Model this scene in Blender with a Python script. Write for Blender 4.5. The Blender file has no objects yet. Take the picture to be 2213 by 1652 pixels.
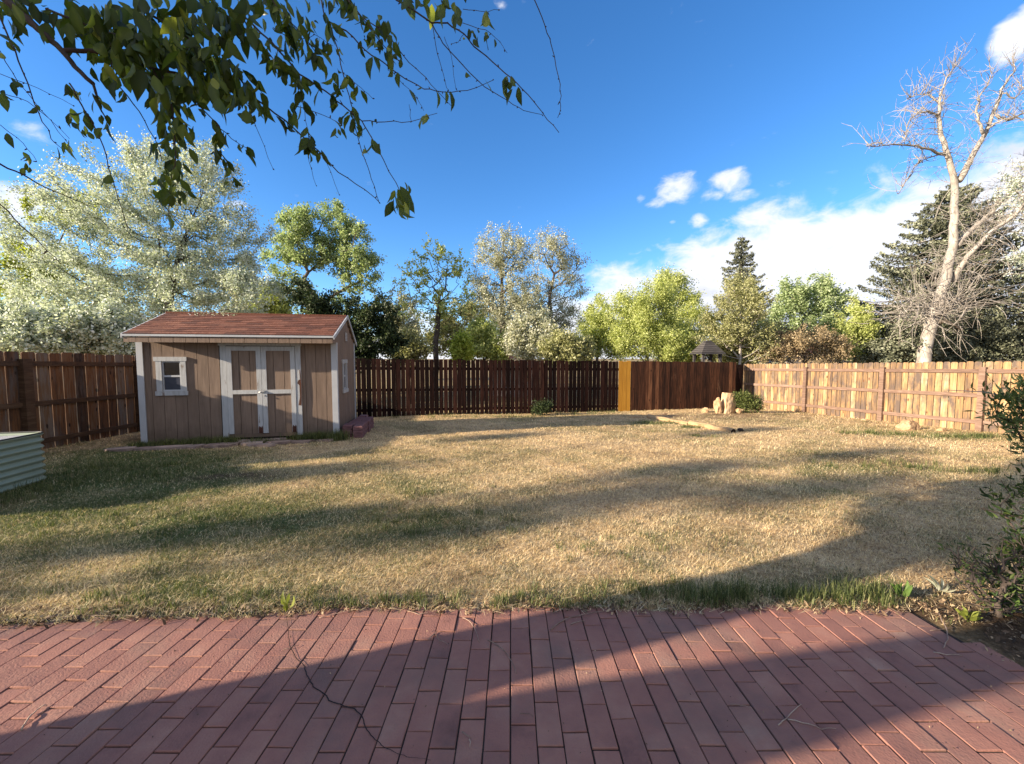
import bpy, bmesh, math, random
import numpy as np
from mathutils import Vector, Matrix, noise as mnoise
R = math.radians
rng = np.random.default_rng(7)
random.seed(7)
scene = bpy.context.scene
COL = scene.collection

# ------------------------------------------------------------------ camera
CAM_H = 1.41; FPX = 850.0; PHI = math.atan(51/850)
cam = bpy.data.cameras.new("camera"); camo = bpy.data.objects.new("camera", cam); COL.objects.link(camo)
camo.location = (0, 0, CAM_H); camo.rotation_euler = (math.pi/2-PHI, 0, 0)
cam.sensor_width = 36; cam.lens = 36*FPX/2213; cam.clip_start = .05; cam.clip_end = 3000
scene.camera = camo
scene.view_settings.view_transform = 'Standard'; scene.view_settings.look = 'None'
scene.view_settings.exposure = 1.54; scene.view_settings.gamma = 1
scene.cycles.max_bounces = 6; scene.cycles.diffuse_bounces = 3; scene.cycles.transparent_max_bounces = 6

# ------------------------------------------------------------------ sun and sky
SAZ = np.array([-.94, -.342]); SAZ /= np.linalg.norm(SAZ); TEL = .29
SUN = Vector((SAZ[0], SAZ[1], TEL)).normalized()
sl = bpy.data.lights.new("sun", 'SUN'); sl.energy = 5.0; sl.angle = R(.53); sl.color = (1, .85, .645)
so = bpy.data.objects.new("sun", sl); COL.objects.link(so)
so.rotation_euler = SUN.to_track_quat('Z', 'Y').to_euler(); so.location = (-8, -3, 6)

def ray(x, y):
    a = (x-1106.5)/FPX; b = -(y-826)/FPX
    return np.array([a, math.cos(PHI)+b*math.sin(PHI), -math.sin(PHI)+b*math.cos(PHI)])
def at(x, y, Y):
    r = ray(x, y); return np.array([0, 0, CAM_H])+r*(Y/r[1])
def azel(x, y):
    r = ray(x, y); return math.atan2(r[0], r[1]), math.atan2(r[2], math.hypot(r[0], r[1]))

class NT:
    def __init__(s, tree): s.t = tree
    def n(s, typ, props=None, **inp):
        nd = s.t.nodes.new(typ)
        for k, v in (props or {}).items(): setattr(nd, k, v)
        for k, v in inp.items():
            key = int(k[1:]) if k[0] == '_' and k[1:].isdigit() else k.replace('_', ' ')
            sk = nd.inputs[key]
            if isinstance(v, bpy.types.NodeSocket): s.t.links.new(v, sk)
            elif isinstance(v, bpy.types.Node): s.t.links.new(v.outputs[0], sk)
            else: sk.default_value = v
        return nd
    def m(s, op, a, b=0.0, c=None, clamp=False):
        kw = {'_0': a, '_1': b}
        if c is not None: kw['_2'] = c
        return s.n('ShaderNodeMath', {'operation': op, 'use_clamp': clamp}, **kw).outputs[0]
    def ramp(s, fac, stops, interp='LINEAR'):
        nd = s.n('ShaderNodeValToRGB', None, Fac=fac); cr = nd.color_ramp; cr.interpolation = interp
        while len(cr.elements) < len(stops): cr.elements.new(.5)
        for e, (p, c) in zip(cr.elements, stops):
            e.position = p; e.color = tuple(c)+(1,) if len(c) == 3 else c
        return nd.outputs[0]
    def mix(s, f, a, b, bt='MIX'):
        nd = s.t.nodes.new('ShaderNodeMix'); nd.data_type = 'RGBA'; nd.blend_type = bt
        for i, v in ((0, f), (6, a), (7, b)):
            if isinstance(v, bpy.types.NodeSocket): s.t.links.new(v, nd.inputs[i])
            elif i == 0: nd.inputs[i].default_value = v
            else: nd.inputs[i].default_value = tuple(v)+(1,)
        return nd.outputs[2]

world = bpy.data.worlds.new("World"); scene.world = world; world.use_nodes = True
w = NT(world.node_tree); world.node_tree.nodes.clear()
SKYS = 0.10
sky = w.n('ShaderNodeTexSky', {'sky_type': 'NISHITA', 'sun_disc': False, 'sun_elevation': math.asin(SUN.z),
          'sun_rotation': math.atan2(SUN.x, SUN.y), 'altitude': 1600, 'air_density': 1.0, 'dust_density': .25, 'ozone_density': 2.2})
hs = w.n('ShaderNodeHueSaturation', None, Saturation=1.22, Value=1.0, Color=sky.outputs[0], Hue=.497)
tcw = w.n('ShaderNodeTexCoord'); sep = w.n('ShaderNodeSeparateXYZ', None, Vector=tcw.outputs['Generated'])
az = w.m('ARCTAN2', sep.outputs[0], sep.outputs[1]); el = w.m('ARCSINE', sep.outputs[2])
aev = w.n('ShaderNodeCombineXYZ', None, X=az, Y=w.m('MULTIPLY', el, 1.7), Z=0.0)
nz1 = w.n('ShaderNodeTexNoise', None, Vector=aev, Scale=13.0, Detail=9.0, Roughness=.6, Distortion=.35).outputs[0]
nz2 = w.n('ShaderNodeTexNoise', None, Vector=aev, Scale=2.6, Detail=5.0, Roughness=.5).outputs[0]
# each cloud: direction measured in the photograph, half sizes, weight
dens = None
CL = [(1462,408,70,50,.86),(1422,440,34,26,.66),(1385,425,20,18,.66),(1578,388,66,42,.84),(1605,425,66,22,.7),(1540,420,44,28,.66),(1455,480,14,8,.6),
      (1510,480,40,22,.62),(2190,85,80,75,1.0),(2225,50,60,70,.9),(1350,575,40,20,.55),(1440,95,34,16,.34),(75,285,75,34,.42),(140,320,90,30,.34),(20,440,120,75,1.0),
      (40,530,160,80,.9),(515,445,40,22,.6),(900,690,80,34,.8),(870,650,60,20,.5),(590,610,60,40,.5),(1270,610,80,40,.5),(1075,12,25,18,.3),(1700,395,60,12,.36)]
for (cx, cy, rx, ry, wt) in CL:
    a0, e0 = azel(cx, cy); a1, _ = azel(cx+rx, cy); _, e1 = azel(cx, cy-ry)
    da = w.m('MULTIPLY', w.m('SUBTRACT', az, a0), 1/abs(a1-a0)); de = w.m('MULTIPLY', w.m('SUBTRACT', el, e0), 1/abs(e1-e0))
    g = w.m('SUBTRACT', 1.0, w.m('ADD', w.m('MULTIPLY', da, da), w.m('MULTIPLY', de, de)), clamp=True)
    g = w.m('MULTIPLY', g, wt)
    dens = g if dens is None else w.m('MAXIMUM', dens, g)
# the cloud bank rising to the right: height of its upper edge as a curve of azimuth
fc = w.n('ShaderNodeFloatCurve', None, Value=w.m('MULTIPLY_ADD', az, 1/2.4, .5))
pts = [(900,705),(1100,690),(1240,640),(1300,590),(1400,575),(1500,525),(1600,468),(1700,445),(1800,428),(1870,432),(1930,398),(2000,385),(2100,345),(2213,300),(2500,230)]
cv = fc.mapping.curves[0]; cp = [(0, .02), (.2, .03)]
for p in pts:
    a, e = azel(*p); cp.append((a/2.4+.5, e))
cp[-1] = (.93, .36); cp.append((1.0, .62))  # bank raised beyond the right edge of view, added as fill light
while len(cv.points) < len(cp): cv.points.new(.5, .5)
for q, (a, b) in zip(cv.points, cp): q.location = (a, b)
fc.mapping.update()
rear_fill = w.m('MULTIPLY', w.m('SUBTRACT', w.m('ABSOLUTE', az), 1.35), 3.0, clamp=True)      # unseen broken cloud added behind the camera as neutral fill light
bank = w.m('MULTIPLY', w.m('SUBTRACT', fc.outputs[0], el), 9.0)
bank = w.m('MINIMUM', w.m('MULTIPLY_ADD', bank, 1.0, .55), 1.15)
dens = w.m('MAXIMUM', w.m('MAXIMUM', dens, w.m('MULTIPLY', rear_fill, .72)), w.m('MAXIMUM', bank, 0.0))
dd = w.m('ADD', dens, w.m('MULTIPLY', w.m('SUBTRACT', nz1, .5), 1.9))
cmask = w.n('ShaderNodeMapRange', {'interpolation_type': 'SMOOTHSTEP'}, Value=dd, From_Min=.30, From_Max=1.0).outputs[0]
shade = w.m('ADD', w.m('MULTIPLY', w.m('SUBTRACT', fc.outputs[0], el), 2.4), w.m('ADD', w.m('MULTIPLY', w.m('SUBTRACT', nz2, .5), 2.2), w.m('MULTIPLY', w.m('SUBTRACT', nz1, .5), .9)), clamp=True)
k = .80/SKYS
cc = w.ramp(shade, [(0, (.46*k, .47*k, .50*k)), (.42, (.45*k, .45*k, .48*k)), (.75, (.29*k, .30*k, .36*k)), (1, (.26*k, .28*k, .34*k))])
skyc = w.mix(1.0, hs.outputs[0], (.82, .90, 1.06), 'MULTIPLY')
skyout = w.mix(w.m('MULTIPLY', cmask, .96), skyc, cc)
bg = w.n('ShaderNodeBackground', None, Color=skyout, Strength=SKYS)
w.n('ShaderNodeOutputWorld', None, Surface=bg)

# ------------------------------------------------------------------ helpers
def link_props(o, label=None, cat=None, group=None, kind=None):
    if label: o['label'] = label
    if cat: o['category'] = cat
    if group: o['group'] = group
    if kind: o['kind'] = kind
    return o
def thing(name, loc, rz=0.0, label=None, cat=None, group=None):
    o = bpy.data.objects.new(name, None); COL.objects.link(o)
    o.location = loc; o.rotation_euler = (0, 0, rz); o.empty_display_size = .2
    return link_props(o, label, cat, group)
def np_mesh(name, V, F, mat, parent=None, var=None, smooth=False, loc=None, midx=None):
    me = bpy.data.meshes.new(name); V = np.asarray(V, np.float32); F = np.asarray(F, np.int32)
    n, kk = F.shape
    me.vertices.add(len(V)); me.vertices.foreach_set('co', V.ravel())
    me.loops.add(n*kk); me.loops.foreach_set('vertex_index', F.ravel())
    me.polygons.add(n); me.polygons.foreach_set('loop_start', np.arange(0, n*kk, kk, dtype=np.int32))
    if smooth: me.polygons.foreach_set('use_smooth', np.ones(n, bool))
    for m_ in (mat if isinstance(mat, (list, tuple)) else [mat]): me.materials.append(m_)
    if midx is not None: me.polygons.foreach_set('material_index', np.asarray(midx, np.int32))
    if var is not None:
        at_ = me.attributes.new('var', 'FLOAT', 'POINT'); at_.data.foreach_set('value', np.asarray(var, np.float32))
    me.update(); me.validate()
    o = bpy.data.objects.new(name, me); COL.objects.link(o)
    if parent is not None: o.parent = parent
    if loc is not None: o.location = loc
    return o
class MB:
    def __init__(s): s.v = []; s.f = []; s.a = []; s.mi = []; s.cur = 0
    def add(s, vs, fs, var=None):
        b = len(s.v); s.v += [tuple(map(float, p)) for p in vs]
        s.a += [random.random() if var is None else var]*len(vs) if not hasattr(var, '__len__') else list(var)
        if var is None:
            r_ = random.random(); s.a[b:] = [r_]*len(vs)
        s.f += [tuple(b+i for i in f) for f in fs]; s.mi += [s.cur]*len(fs); return s
    def box(s, x0, x1, y0, y1, z0, z1, var=None, jit=0):
        P = [(x0,y0,z0),(x1,y0,z0),(x1,y1,z0),(x0,y1,z0),(x0,y0,z1),(x1,y0,z1),(x1,y1,z1),(x0,y1,z1)]
        if jit: P = [(a+random.uniform(-jit,jit), b+random.uniform(-jit,jit), c+random.uniform(-jit,jit)) for a, b, c in P]
        return s.add(P, [(0,3,2,1),(4,5,6,7),(0,1,5,4),(1,2,6,5),(2,3,7,6),(3,0,4,7)], var)
    def bbox(s, x0, x1, y0, y1, z0, z1, b=.006, var=None):   # box with chamfered top edges
        P = [(x0,y0,z0),(x1,y0,z0),(x1,y1,z0),(x0,y1,z0),(x0,y0,z1-b),(x1,y0,z1-b),(x1,y1,z1-b),(x0,y1,z1-b),(x0+b,y0+b,z1),(x1-b,y0+b,z1),(x1-b,y1-b,z1),(x0+b,y1-b,z1)]
        return s.add(P, [(0,3,2,1),(0,1,5,4),(1,2,6,5),(2,3,7,6),(3,0,4,7),(4,5,9,8),(5,6,10,9),(6,7,11,10),(7,4,8,11),(8,9,10,11)], var)
    def prism(s, poly, o, ex, ey, ez, d, var=None):   # polygon in (ex,ey) extruded d along ez
        o, ex, ey, ez = map(lambda q: np.array(q, float), (o, ex, ey, ez)); n = len(poly)
        A = [o+ex*p[0]+ey*p[1] for p in poly]; B = [a+ez*d for a in A]
        return s.add(A+B, [tuple(range(n-1,-1,-1)), tuple(range(n, 2*n))]+[(i, (i+1) % n, n+(i+1) % n, n+i) for i in range(n)], var)
    def tube(s, pts, rad, sides=8, var=None, cap=True):
        P = [Vector(p) for p in pts]; n = len(P)
        if not hasattr(rad, '__len__'): rad = [rad]*n
        t0 = (P[1]-P[0]).normalized(); ref = Vector((0, 0, 1)) if abs(t0.z) < .9 else Vector((1, 0, 0))
        u = t0.cross(ref).normalized(); V = []
        for i in range(n):
            t = (P[min(i+1, n-1)]-P[max(i-1, 0)]).normalized(); u = (u-t*u.dot(t)).normalized(); q = t.cross(u)
            for k_ in range(sides):
                a = 2*math.pi*k_/sides; V.append(P[i]+(u*math.cos(a)+q*math.sin(a))*rad[i])
        Fs = [(i*sides+k_, i*sides+(k_+1) % sides, (i+1)*sides+(k_+1) % sides, (i+1)*sides+k_) for i in range(n-1) for k_ in range(sides)]
        if cap: Fs += [tuple(range(sides-1, -1, -1)), tuple((n-1)*sides+k_ for k_ in range(sides))]
        return s.add(V, Fs, var)
    def build(s, name, mat, parent=None, off=(0, 0, 0), smooth=False, label=None, loc=None):
        me = bpy.data.meshes.new(name)
        me.from_pydata([(a-off[0], b-off[1], c-off[2]) for a, b, c in s.v], [], s.f)
        for m_ in (mat if isinstance(mat, (list, tuple)) else [mat]): me.materials.append(m_)
        me.polygons.foreach_set('material_index', s.mi)
        if smooth: me.polygons.foreach_set('use_smooth', [True]*len(s.f))
        at_ = me.attributes.new('var', 'FLOAT', 'POINT'); at_.data.foreach_set('value', s.a); me.update()
        o = bpy.data.objects.new(name, me); COL.objects.link(o)
        if parent is not None: o.parent = parent
        if loc is not None: o.location = loc
        if label: o['label'] = label
        return o

def mat_noise(name, stops, scale=(1, 1, 1), nscale=5.0, detail=6.0, rough=.8, varamt=.5, bump=.15, bscale=40.0, stain=None, stain_scale=3.0, stain_thr=(.55, .7), spec=.3, metal=0.0, world_co=False, varshift=True, stain_str=(2,2,1), knots=None, dirt=None, stain_shift=True):
    """procedural surface: noise through a colour ramp, shifted by each piece's own 'var'"""
    m = bpy.data.materials.new(name); m.use_nodes = True; t = NT(m.node_tree); m.node_tree.nodes.clear()
    if world_co: co = t.n('ShaderNodeNewGeometry').outputs['Position']
    else: co = t.n('ShaderNodeTexCoord').outputs['Object']
    at_ = t.n('ShaderNodeAttribute', {'attribute_name': 'var'}).outputs['Fac']
    sh = t.n('ShaderNodeCombineXYZ', None, X=t.m('MULTIPLY', at_, 37.0), Y=t.m('MULTIPLY', at_, 19.0), Z=t.m('MULTIPLY', at_, 53.0)).outputs[0]
    v0 = t.n('ShaderNodeVectorMath', {'operation': 'MULTIPLY'}, _0=co, _1=scale).outputs[0]
    v1 = t.n('ShaderNodeVectorMath', {'operation': 'ADD'}, _0=v0, _1=sh).outputs[0] if varshift else v0
    nz = t.n('ShaderNodeTexNoise', None, Vector=v1, Scale=nscale, Detail=detail, Roughness=.6).outputs[0]
    f = t.m('ADD', t.m('MULTIPLY_ADD', t.m('SUBTRACT', nz, .5), 1.7, .5), t.m('MULTIPLY', t.m('SUBTRACT', at_, .5), varamt), clamp=True)
    col = t.ramp(f, stops)
    if stain is not None:
        vs = t.n('ShaderNodeVectorMath', {'operation': 'MULTIPLY'}, _0=co, _1=stain_str).outputs[0]
        if stain_shift: vs = t.n('ShaderNodeVectorMath', {'operation': 'ADD'}, _0=vs, _1=sh).outputs[0]
        ns = t.n('ShaderNodeTexNoise', None, Vector=vs, Scale=stain_scale, Detail=7.0, Roughness=.65).outputs[0]
        sm = t.n('ShaderNodeMapRange', None, Value=ns, From_Min=stain_thr[0], From_Max=stain_thr[1]).outputs[0]
        col = t.mix(sm, col, stain)
    if knots is not None:
        vk = t.n('ShaderNodeVectorMath', {'operation': 'MULTIPLY'}, _0=co, _1=(7, 7, 3.2)).outputs[0]
        vk = t.n('ShaderNodeVectorMath', {'operation': 'ADD'}, _0=vk, _1=sh).outputs[0]
        kd = t.n('ShaderNodeTexVoronoi', None, Vector=vk, Scale=1.0, Randomness=1.0).outputs['Distance']
        kd = t.m('ADD', kd, t.m('MULTIPLY', t.m('SUBTRACT', nz, .5), .15))
        col = t.mix(t.n('ShaderNodeMapRange', None, Value=kd, From_Min=.17, From_Max=.09).outputs[0], col, knots)
    if dirt is not None:
        zz = t.n('ShaderNodeSeparateXYZ', None, Vector=co).outputs[2]
        dn = t.n('ShaderNodeTexNoise', None, Vector=co, Scale=7.0, Detail=6.0).outputs[0]
        dm = t.n('ShaderNodeMapRange', None, Value=t.m('ADD', zz, t.m('MULTIPLY', t.m('SUBTRACT', dn, .5), .5)), From_Min=dirt[1], From_Max=dirt[0]).outputs[0]
        col = t.mix(t.m('MULTIPLY', dm, .6), col, dirt[2])
    bn = t.n('ShaderNodeTexNoise', None, Vector=v1, Scale=bscale, Detail=4.0).outputs[0]
    bp = t.n('ShaderNodeBump', None, Strength=bump, Distance=.01, Height=t.m('ADD', bn, t.m('MULTIPLY', nz, .7)))
    p = t.n('ShaderNodeBsdfPrincipled', None, Base_Color=col, Roughness=rough, Metallic=metal, Normal=bp)
    p.inputs['Specular IOR Level'].default_value = spec
    t.n('ShaderNodeOutputMaterial', None, Surface=p); return m
def leaf_mat(name, stops, trans=.35, rough=.55, spec=.25):
    m = bpy.data.materials.new(name); m.use_nodes = True; t = NT(m.node_tree); m.node_tree.nodes.clear()
    at_ = t.n('ShaderNodeAttribute', {'attribute_name': 'var'}).outputs['Fac']
    col = t.ramp(at_, stops)
    p = t.n('ShaderNodeBsdfPrincipled', None, Base_Color=col, Roughness=rough); p.inputs['Specular IOR Level'].default_value = spec
    tr = t.n('ShaderNodeBsdfTranslucent', None, Color=t.mix(1.0, col, (1.05, 1.1, .7), 'MULTIPLY'))
    mx = t.n('ShaderNodeMixShader', None, _0=trans, _1=p.outputs[0], _2=tr.outputs[0])
    t.n('ShaderNodeOutputMaterial', None, Surface=mx); return m

# ------------------------------------------------------------------ ground heights
def gz(x, y):
    x = np.asarray(x, float); y = np.asarray(y, float)
    z = -.035*np.minimum(y, 17)
    z = z+.02*np.sin(x*1.1+.7)*np.sin(y*.9)*np.clip((y-2.6)/2, 0, 1)
    z = z+.10*np.exp(-((x-7.3)/1.8)**2-((y-12.9)/1.3)**2)+.06*np.exp(-((x-5.9)/.9)**2-((y-6.3)/.35)**2)
    return z+ROUGH(x, y)*np.clip((y-2.35)/.5, 0, 1)
def ROUGH(x, y): return .007*vnoise(x, y, 9.7, 11)+.008*vnoise(x, y, 4.6, 12)+.010*vnoise(x, y, 1.9, 13)
def vnoise(x, y, s, seed=0):
    x = x*s+seed*3.17; y = y*s+seed*7.3
    return (np.sin(x*1.3+1.7*np.sin(y*.8+seed))+np.sin(y*1.7+1.3*np.sin(x*1.1+2*seed))+np.sin((x+y)*2.3+seed)*.6+np.sin((x-y)*3.1-seed)*.5)/3.1
def green(x, y):
    """how green the lawn is (0 straw .. 1 green)"""
    x = np.asarray(x, float); y = np.asarray(y, float)
    g = .13+.26*vnoise(x, y, .8, 1)+.22*vnoise(x, y, 2.4, 2)+.15*vnoise(x, y, 6.1, 3)+.16*np.clip((.5-x)/4, 0, 1)*np.clip((6.5-y)/2, 0, 1)
    def bl(cx, cy, rx, ry, a): return a*np.exp(-((x-cx)/rx)**2-((y-cy)/ry)**2)
    g = g+bl(-5.2, 5.2, 1.8, 1.5, .85)+bl(-3.4, 3.6, 2.2, .8, .5)+bl(-1.0, 3.6, 1.4, .6, .5)+bl(-1.2, 4.7, .9, .3, .35)+bl(-2.2, 2.5, 1.4, .22, .35)+bl(-6.5, 6.5, 2.0, 1.2, .5)
    g = g+bl(1.3, 2.42, 1.0, .16, .55)+bl(0.2, 4.6, .8, .2, .22)+bl(9.4, 8.6, 1.6, .35, .6)+bl(5.2, 5.6, 1.2, .3, .35)+bl(3.6, 10.7, .8, .4, .4)+bl(4.2, 9.3, .5, .2, .3)+bl(.5, 12.2, 1.4, .5, .35)
    return np.clip(g, 0, 1)
def bare(x, y):
    def bl(cx, cy, rx, ry, a): return a*np.exp(-((x-cx)/rx)**2-((y-cy)/ry)**2)
    return np.clip(bl(-3.7, 5.25, .7, .28, 1.0)+bl(-7.6, 9.0, 1.0, 1.6, .8)+bl(3.0, 1.75, .6, .6, 1.6)+bl(-3.6, 9.6, 1.6, 1.0, .3)+bl(6.6, 12.2, 2.4, 1.1, .55)+bl(0, 2.24, 9, .05, .9)+bl(6.2, 6.2, 1.2, .35, .5)+bl(2.6, 5.1, .5, .15, .4)+bl(.2, 9.6, 1.8, .35, .3)+.26*vnoise(x, y, 1.9, 5)+.2*vnoise(x, y, 5.2, 7), 0, 1)
PX1 = 2.38
def edge(x): return 2.235+.016*np.sin(x*5)+.010*np.sin(x*17)-np.clip(-x-.8, 0, 3)*.07*(x < 0)   # lawn's near edge
def in_patio(x, y, m=0.0): return (y < edge(x)-m) & (x < PX1+.06*np.maximum(0, 2.2-y)-m)

# ------------------------------------------------------------------ ground, lawn
def m_ground(name, lawn):
    m = bpy.data.materials.new(name); m.use_nodes = True; t = NT(m.node_tree); m.node_tree.nodes.clear()
    co = t.n('ShaderNodeNewGeometry').outputs['Position']
    gr = t.n('ShaderNodeAttribute', {'attribute_name': 'var'}).outputs['Fac']
    ba = t.n('ShaderNodeAttribute', {'attribute_name': 'bare'}).outputs['Fac']
    n1 = t.n('ShaderNodeTexNoise', None, Vector=co, Scale=26.0, Detail=8.0, Roughness=.72).outputs[0]
    n2 = t.n('ShaderNodeTexNoise', None, Vector=co, Scale=2.2, Detail=5.0, Roughness=.6).outputs[0]
    straw = t.ramp(n1, [(.28, (.17, .105, .055)), (.45, (.44, .30, .16)), (.6, (.62, .45, .26)), (.78, (.76, .59, .38))])
    grn = t.ramp(n1, [(.3, (.03, .045, .015)), (.5, (.085, .115, .035)), (.75, (.16, .19, .07))])
    soil = t.ramp(n1, [(.3, (.03, .019, .012)), (.55, (.11, .07, .042)), (.75, (.24, .16, .095))])
    c = t.mix(t.m('MULTIPLY_ADD', t.m('SUBTRACT', n2, .5), .9, gr, clamp=True), straw, grn)
    c = t.mix(t.m('MULTIPLY_ADD', t.m('SUBTRACT', n2, .5), .8, ba, clamp=True), c, soil)
    bp = t.n('ShaderNodeBump', None, Strength=.9, Distance=.03, Height=n1)
    p = t.n('ShaderNodeBsdfPrincipled', None, Base_Color=c, Roughness=.95, Normal=bp); p.inputs['Specular IOR Level'].default_value = .1
    t.n('ShaderNodeOutputMaterial', None, Surface=p); return m
M_LAWN = m_ground('lawn', True)
def grid(x0, x1, nx, y0, y1, ny):
    X, Y = np.meshgrid(np.linspace(x0, x1, nx), np.linspace(y0, y1, ny)); return X, Y
def sheet(name, X, Y, Z, mat, keep=None, kind='structure', var=None, bare_=None):
    ny, nx = X.shape; idx = np.arange(nx*ny).reshape(ny, nx)
    F = np.stack([idx[:-1, :-1], idx[:-1, 1:], idx[1:, 1:], idx[1:, :-1]], -1).reshape(-1, 4)
    if keep is not None:
        cx = X.ravel()[F].mean(1); cy = Y.ravel()[F].mean(1); F = F[keep(cx, cy)]
    o = np_mesh(name, np.stack([X, Y, Z], -1).reshape(-1, 3), F, mat, var=var.ravel(), smooth=True)
    a = o.data.attributes.new('bare', 'FLOAT', 'POINT'); a.data.foreach_set('value', bare_.ravel().astype(np.float32))
    o['kind'] = kind; return o
gx = np.concatenate([np.linspace(-900, -30, 14), np.linspace(-24, 24, 49), np.linspace(30, 900, 14)])
gy = np.concatenate([np.linspace(-300, -20, 8), np.linspace(-14, 40, 55), np.linspace(50, 1500, 16)])
X, Y = np.meshgrid(gx, gy)
sheet('ground', X, Y, -.035*np.clip(Y, -20, 17)-.05, M_LAWN, var=.35+0*X, bare_=.25+0*X)
X, Y = grid(-9.6, 12.4, 441, 1.0, 17.4, 411)
Y2 = Y
Zl = gz(X, Y)+.004+(.004*vnoise(X, Y, 13, 3)+.012*(rng.random(X.shape)-.5))*np.clip((Y-2.3)/.4, 0, 1)
near_p = (Y < edge(X)+.09) & (X < PX1+.20)
Zl = np.where(near_p, -.035*Y-.014, Zl)
sheet('lawn', X, Y2, Zl, M_LAWN, keep=lambda cx, cy: ~in_patio(cx, cy, 0.10), var=green(X, Y), bare_=bare(X, Y))

# ------------------------------------------------------------------ brick patio
M_BRICK = mat_noise('brick_paver', [(0, (.15, .072, .060)), (.3, (.245, .112, .088)), (.55, (.285, .132, .100)), (.8, (.325, .165, .122)), (1, (.36, .215, .16))],
                    nscale=4.0, detail=12.0, rough=.88, varamt=.32, bump=.30, bscale=110, stain_shift=False, stain=(.15, .105, .088), stain_scale=1.5, stain_thr=(.47, .80), stain_str=(1, 1, 1))
M_SAND = mat_noise('joint_sand', [(0, (.012, .009, .008)), (1, (.06, .042, .036))], nscale=60, rough=1, bump=.5)
pm = MB(); bw, bl_, gap = .0965, .1975, .0055
for i in range(-75, 26):
    x0 = -.004+i*(bw+gap)
    if x0+bw > PX1+.16: continue
    for j in range(-5, 13):
        y0 = -.09+j*bl_+(.0 if i % 2 == 0 else bl_/2)+.022*math.sin(i*2.1)+.012*math.sin(i*5.3)
        y1 = y0+bl_-gap
        xm = x0+bw/2
        e = float(edge(np.array(xm)))+.035
        if y0 > e-.02: continue
        y1 = min(y1, e); cy = (y0+y1)/2
        if xm > PX1+.06*max(0, 2.2-cy): continue
        z = -.035*cy+random.uniform(-.0026, .0026); jx = random.uniform(-.0012, .0012); s_ = -.035*(y1-y0)/2; tl = random.uniform(-.0022, .0022)
        b = .0024; z += .0012*math.sin(xm*3+cy*4)
        P = [(x0+jx, y0, z-s_-.03), (x0+jx+bw, y0, z-s_-.03), (x0+jx+bw, y1, z+s_-.03), (x0+jx, y1, z+s_-.03)]
        P += [(a, c_, d+.03-b) for a, c_, d in P]
        P += [(x0+jx+b, y0+b, z-s_-tl), (x0+jx+bw-b, y0+b, z-s_+tl), (x0+jx+bw-b, y1-b, z+s_+tl), (x0+jx+b, y1-b, z+s_-tl)]
        pm.add(P, [(0,1,5,4),(1,2,6,5),(2,3,7,6),(3,0,4,7),(4,5,9,8),(5,6,10,9),(6,7,11,10),(7,4,8,11),(8,9,10,11)])
pm.cur = 1
pm.add([(-8, -1.2, .042-.0068), (2.50, -1.2, .042-.0068), (2.36, 2.22, -.0777-.0068), (-8, 2.25, -.07875-.0068)], [(0, 1, 2, 3)], .5)
# the crack that runs through the bricks
M_CRACK = mat_noise('crack', [(0, (.008, .005, .005)), (1, (.03, .018, .015))], nscale=30)
pm.cur = 2
CR = [(620,1333),(624,1370),(626,1395),(640,1422),(658,1442),(665,1465),(678,1485),(705,1505),(711,1516),(735,1524),(765,1534),(784,1552),(792,1580),(812,1600),(830,1617),(860,1630),(885,1639),(905,1640),(940,1646)]
cpt = []
for (a, b), (c_, d) in zip(CR, CR[1:]):
    for q in range(4): cpt.append((a+(c_-a)*q/4+random.uniform(-1.6, 1.6), b+(d-b)*q/4+random.uniform(-1, 1)))
def on_patio(x, y, dz=0):
    r_ = ray(x, y); t_ = -CAM_H/(r_[2]+.035*r_[1]); p_ = np.array([0, 0, CAM_H])+t_*r_; return np.array([p_[0], p_[1], p_[2]+dz])
cw = [on_patio(*p, .0032) for p in cpt]
for i in range(len(cw)-1):
    a, b = cw[i], cw[i+1]; d = b-a; nrm = np.array([-d[1], d[0], 0]); nrm /= np.linalg.norm(nrm)
    fr = .25+.75*math.sin(math.pi*min(1, (i+6)/len(cw)))
    wd = .0024*fr; wd2 = .0024*(.25+.75*math.sin(math.pi*min(1, (i+7)/len(cw))))
    pm.add([a-nrm*wd, a+nrm*wd, b+nrm*wd2, b-nrm*wd2], [(0, 1, 2, 3)], .3)
po = pm.build('patio', [M_BRICK, M_SAND, M_CRACK]); po['kind'] = 'structure'

# ------------------------------------------------------------------ grass, straw, leaf litter
def blades(name, xs, ys, L, W, lean, col, mat, az_=None, zoff=0.0, curve=.35):
    n = len(xs); z = gz(xs, ys)+zoff; az_ = rng.random(n)*2*np.pi if az_ is None else az_
    d = np.stack([np.cos(az_), np.sin(az_), np.zeros(n)], 1); sd = np.stack([-np.sin(az_), np.cos(az_), np.zeros(n)], 1)
    B = np.stack([xs, ys, z], 1); up = np.array([0, 0, 1.0])
    l1 = lean; l2 = lean+curve*(1+.5*rng.standard_normal(n))
    M_ = B+(d*np.sin(l1)[:, None]+up*np.cos(l1)[:, None])*(L*.5)[:, None]
    T = M_+(d*np.sin(l2)[:, None]+up*np.cos(l2)[:, None])*(L*.5)[:, None]
    T[:, 2] = np.maximum(T[:, 2], z+.004); M_[:, 2] = np.maximum(M_[:, 2], z+.004)
    w2 = (W/2)[:, None]
    V = np.stack([B-sd*w2, B+sd*w2, M_+sd*w2*.8, M_-sd*w2*.8, T], 1).reshape(-1, 3)
    b = np.arange(n)[:, None]*5
    F = np.concatenate([b+[0, 1, 2], b+[0, 2, 3], b+[3, 2, 4]], 0)
    return np_mesh(name, V, F, mat, var=np.repeat(col, 5))
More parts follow.
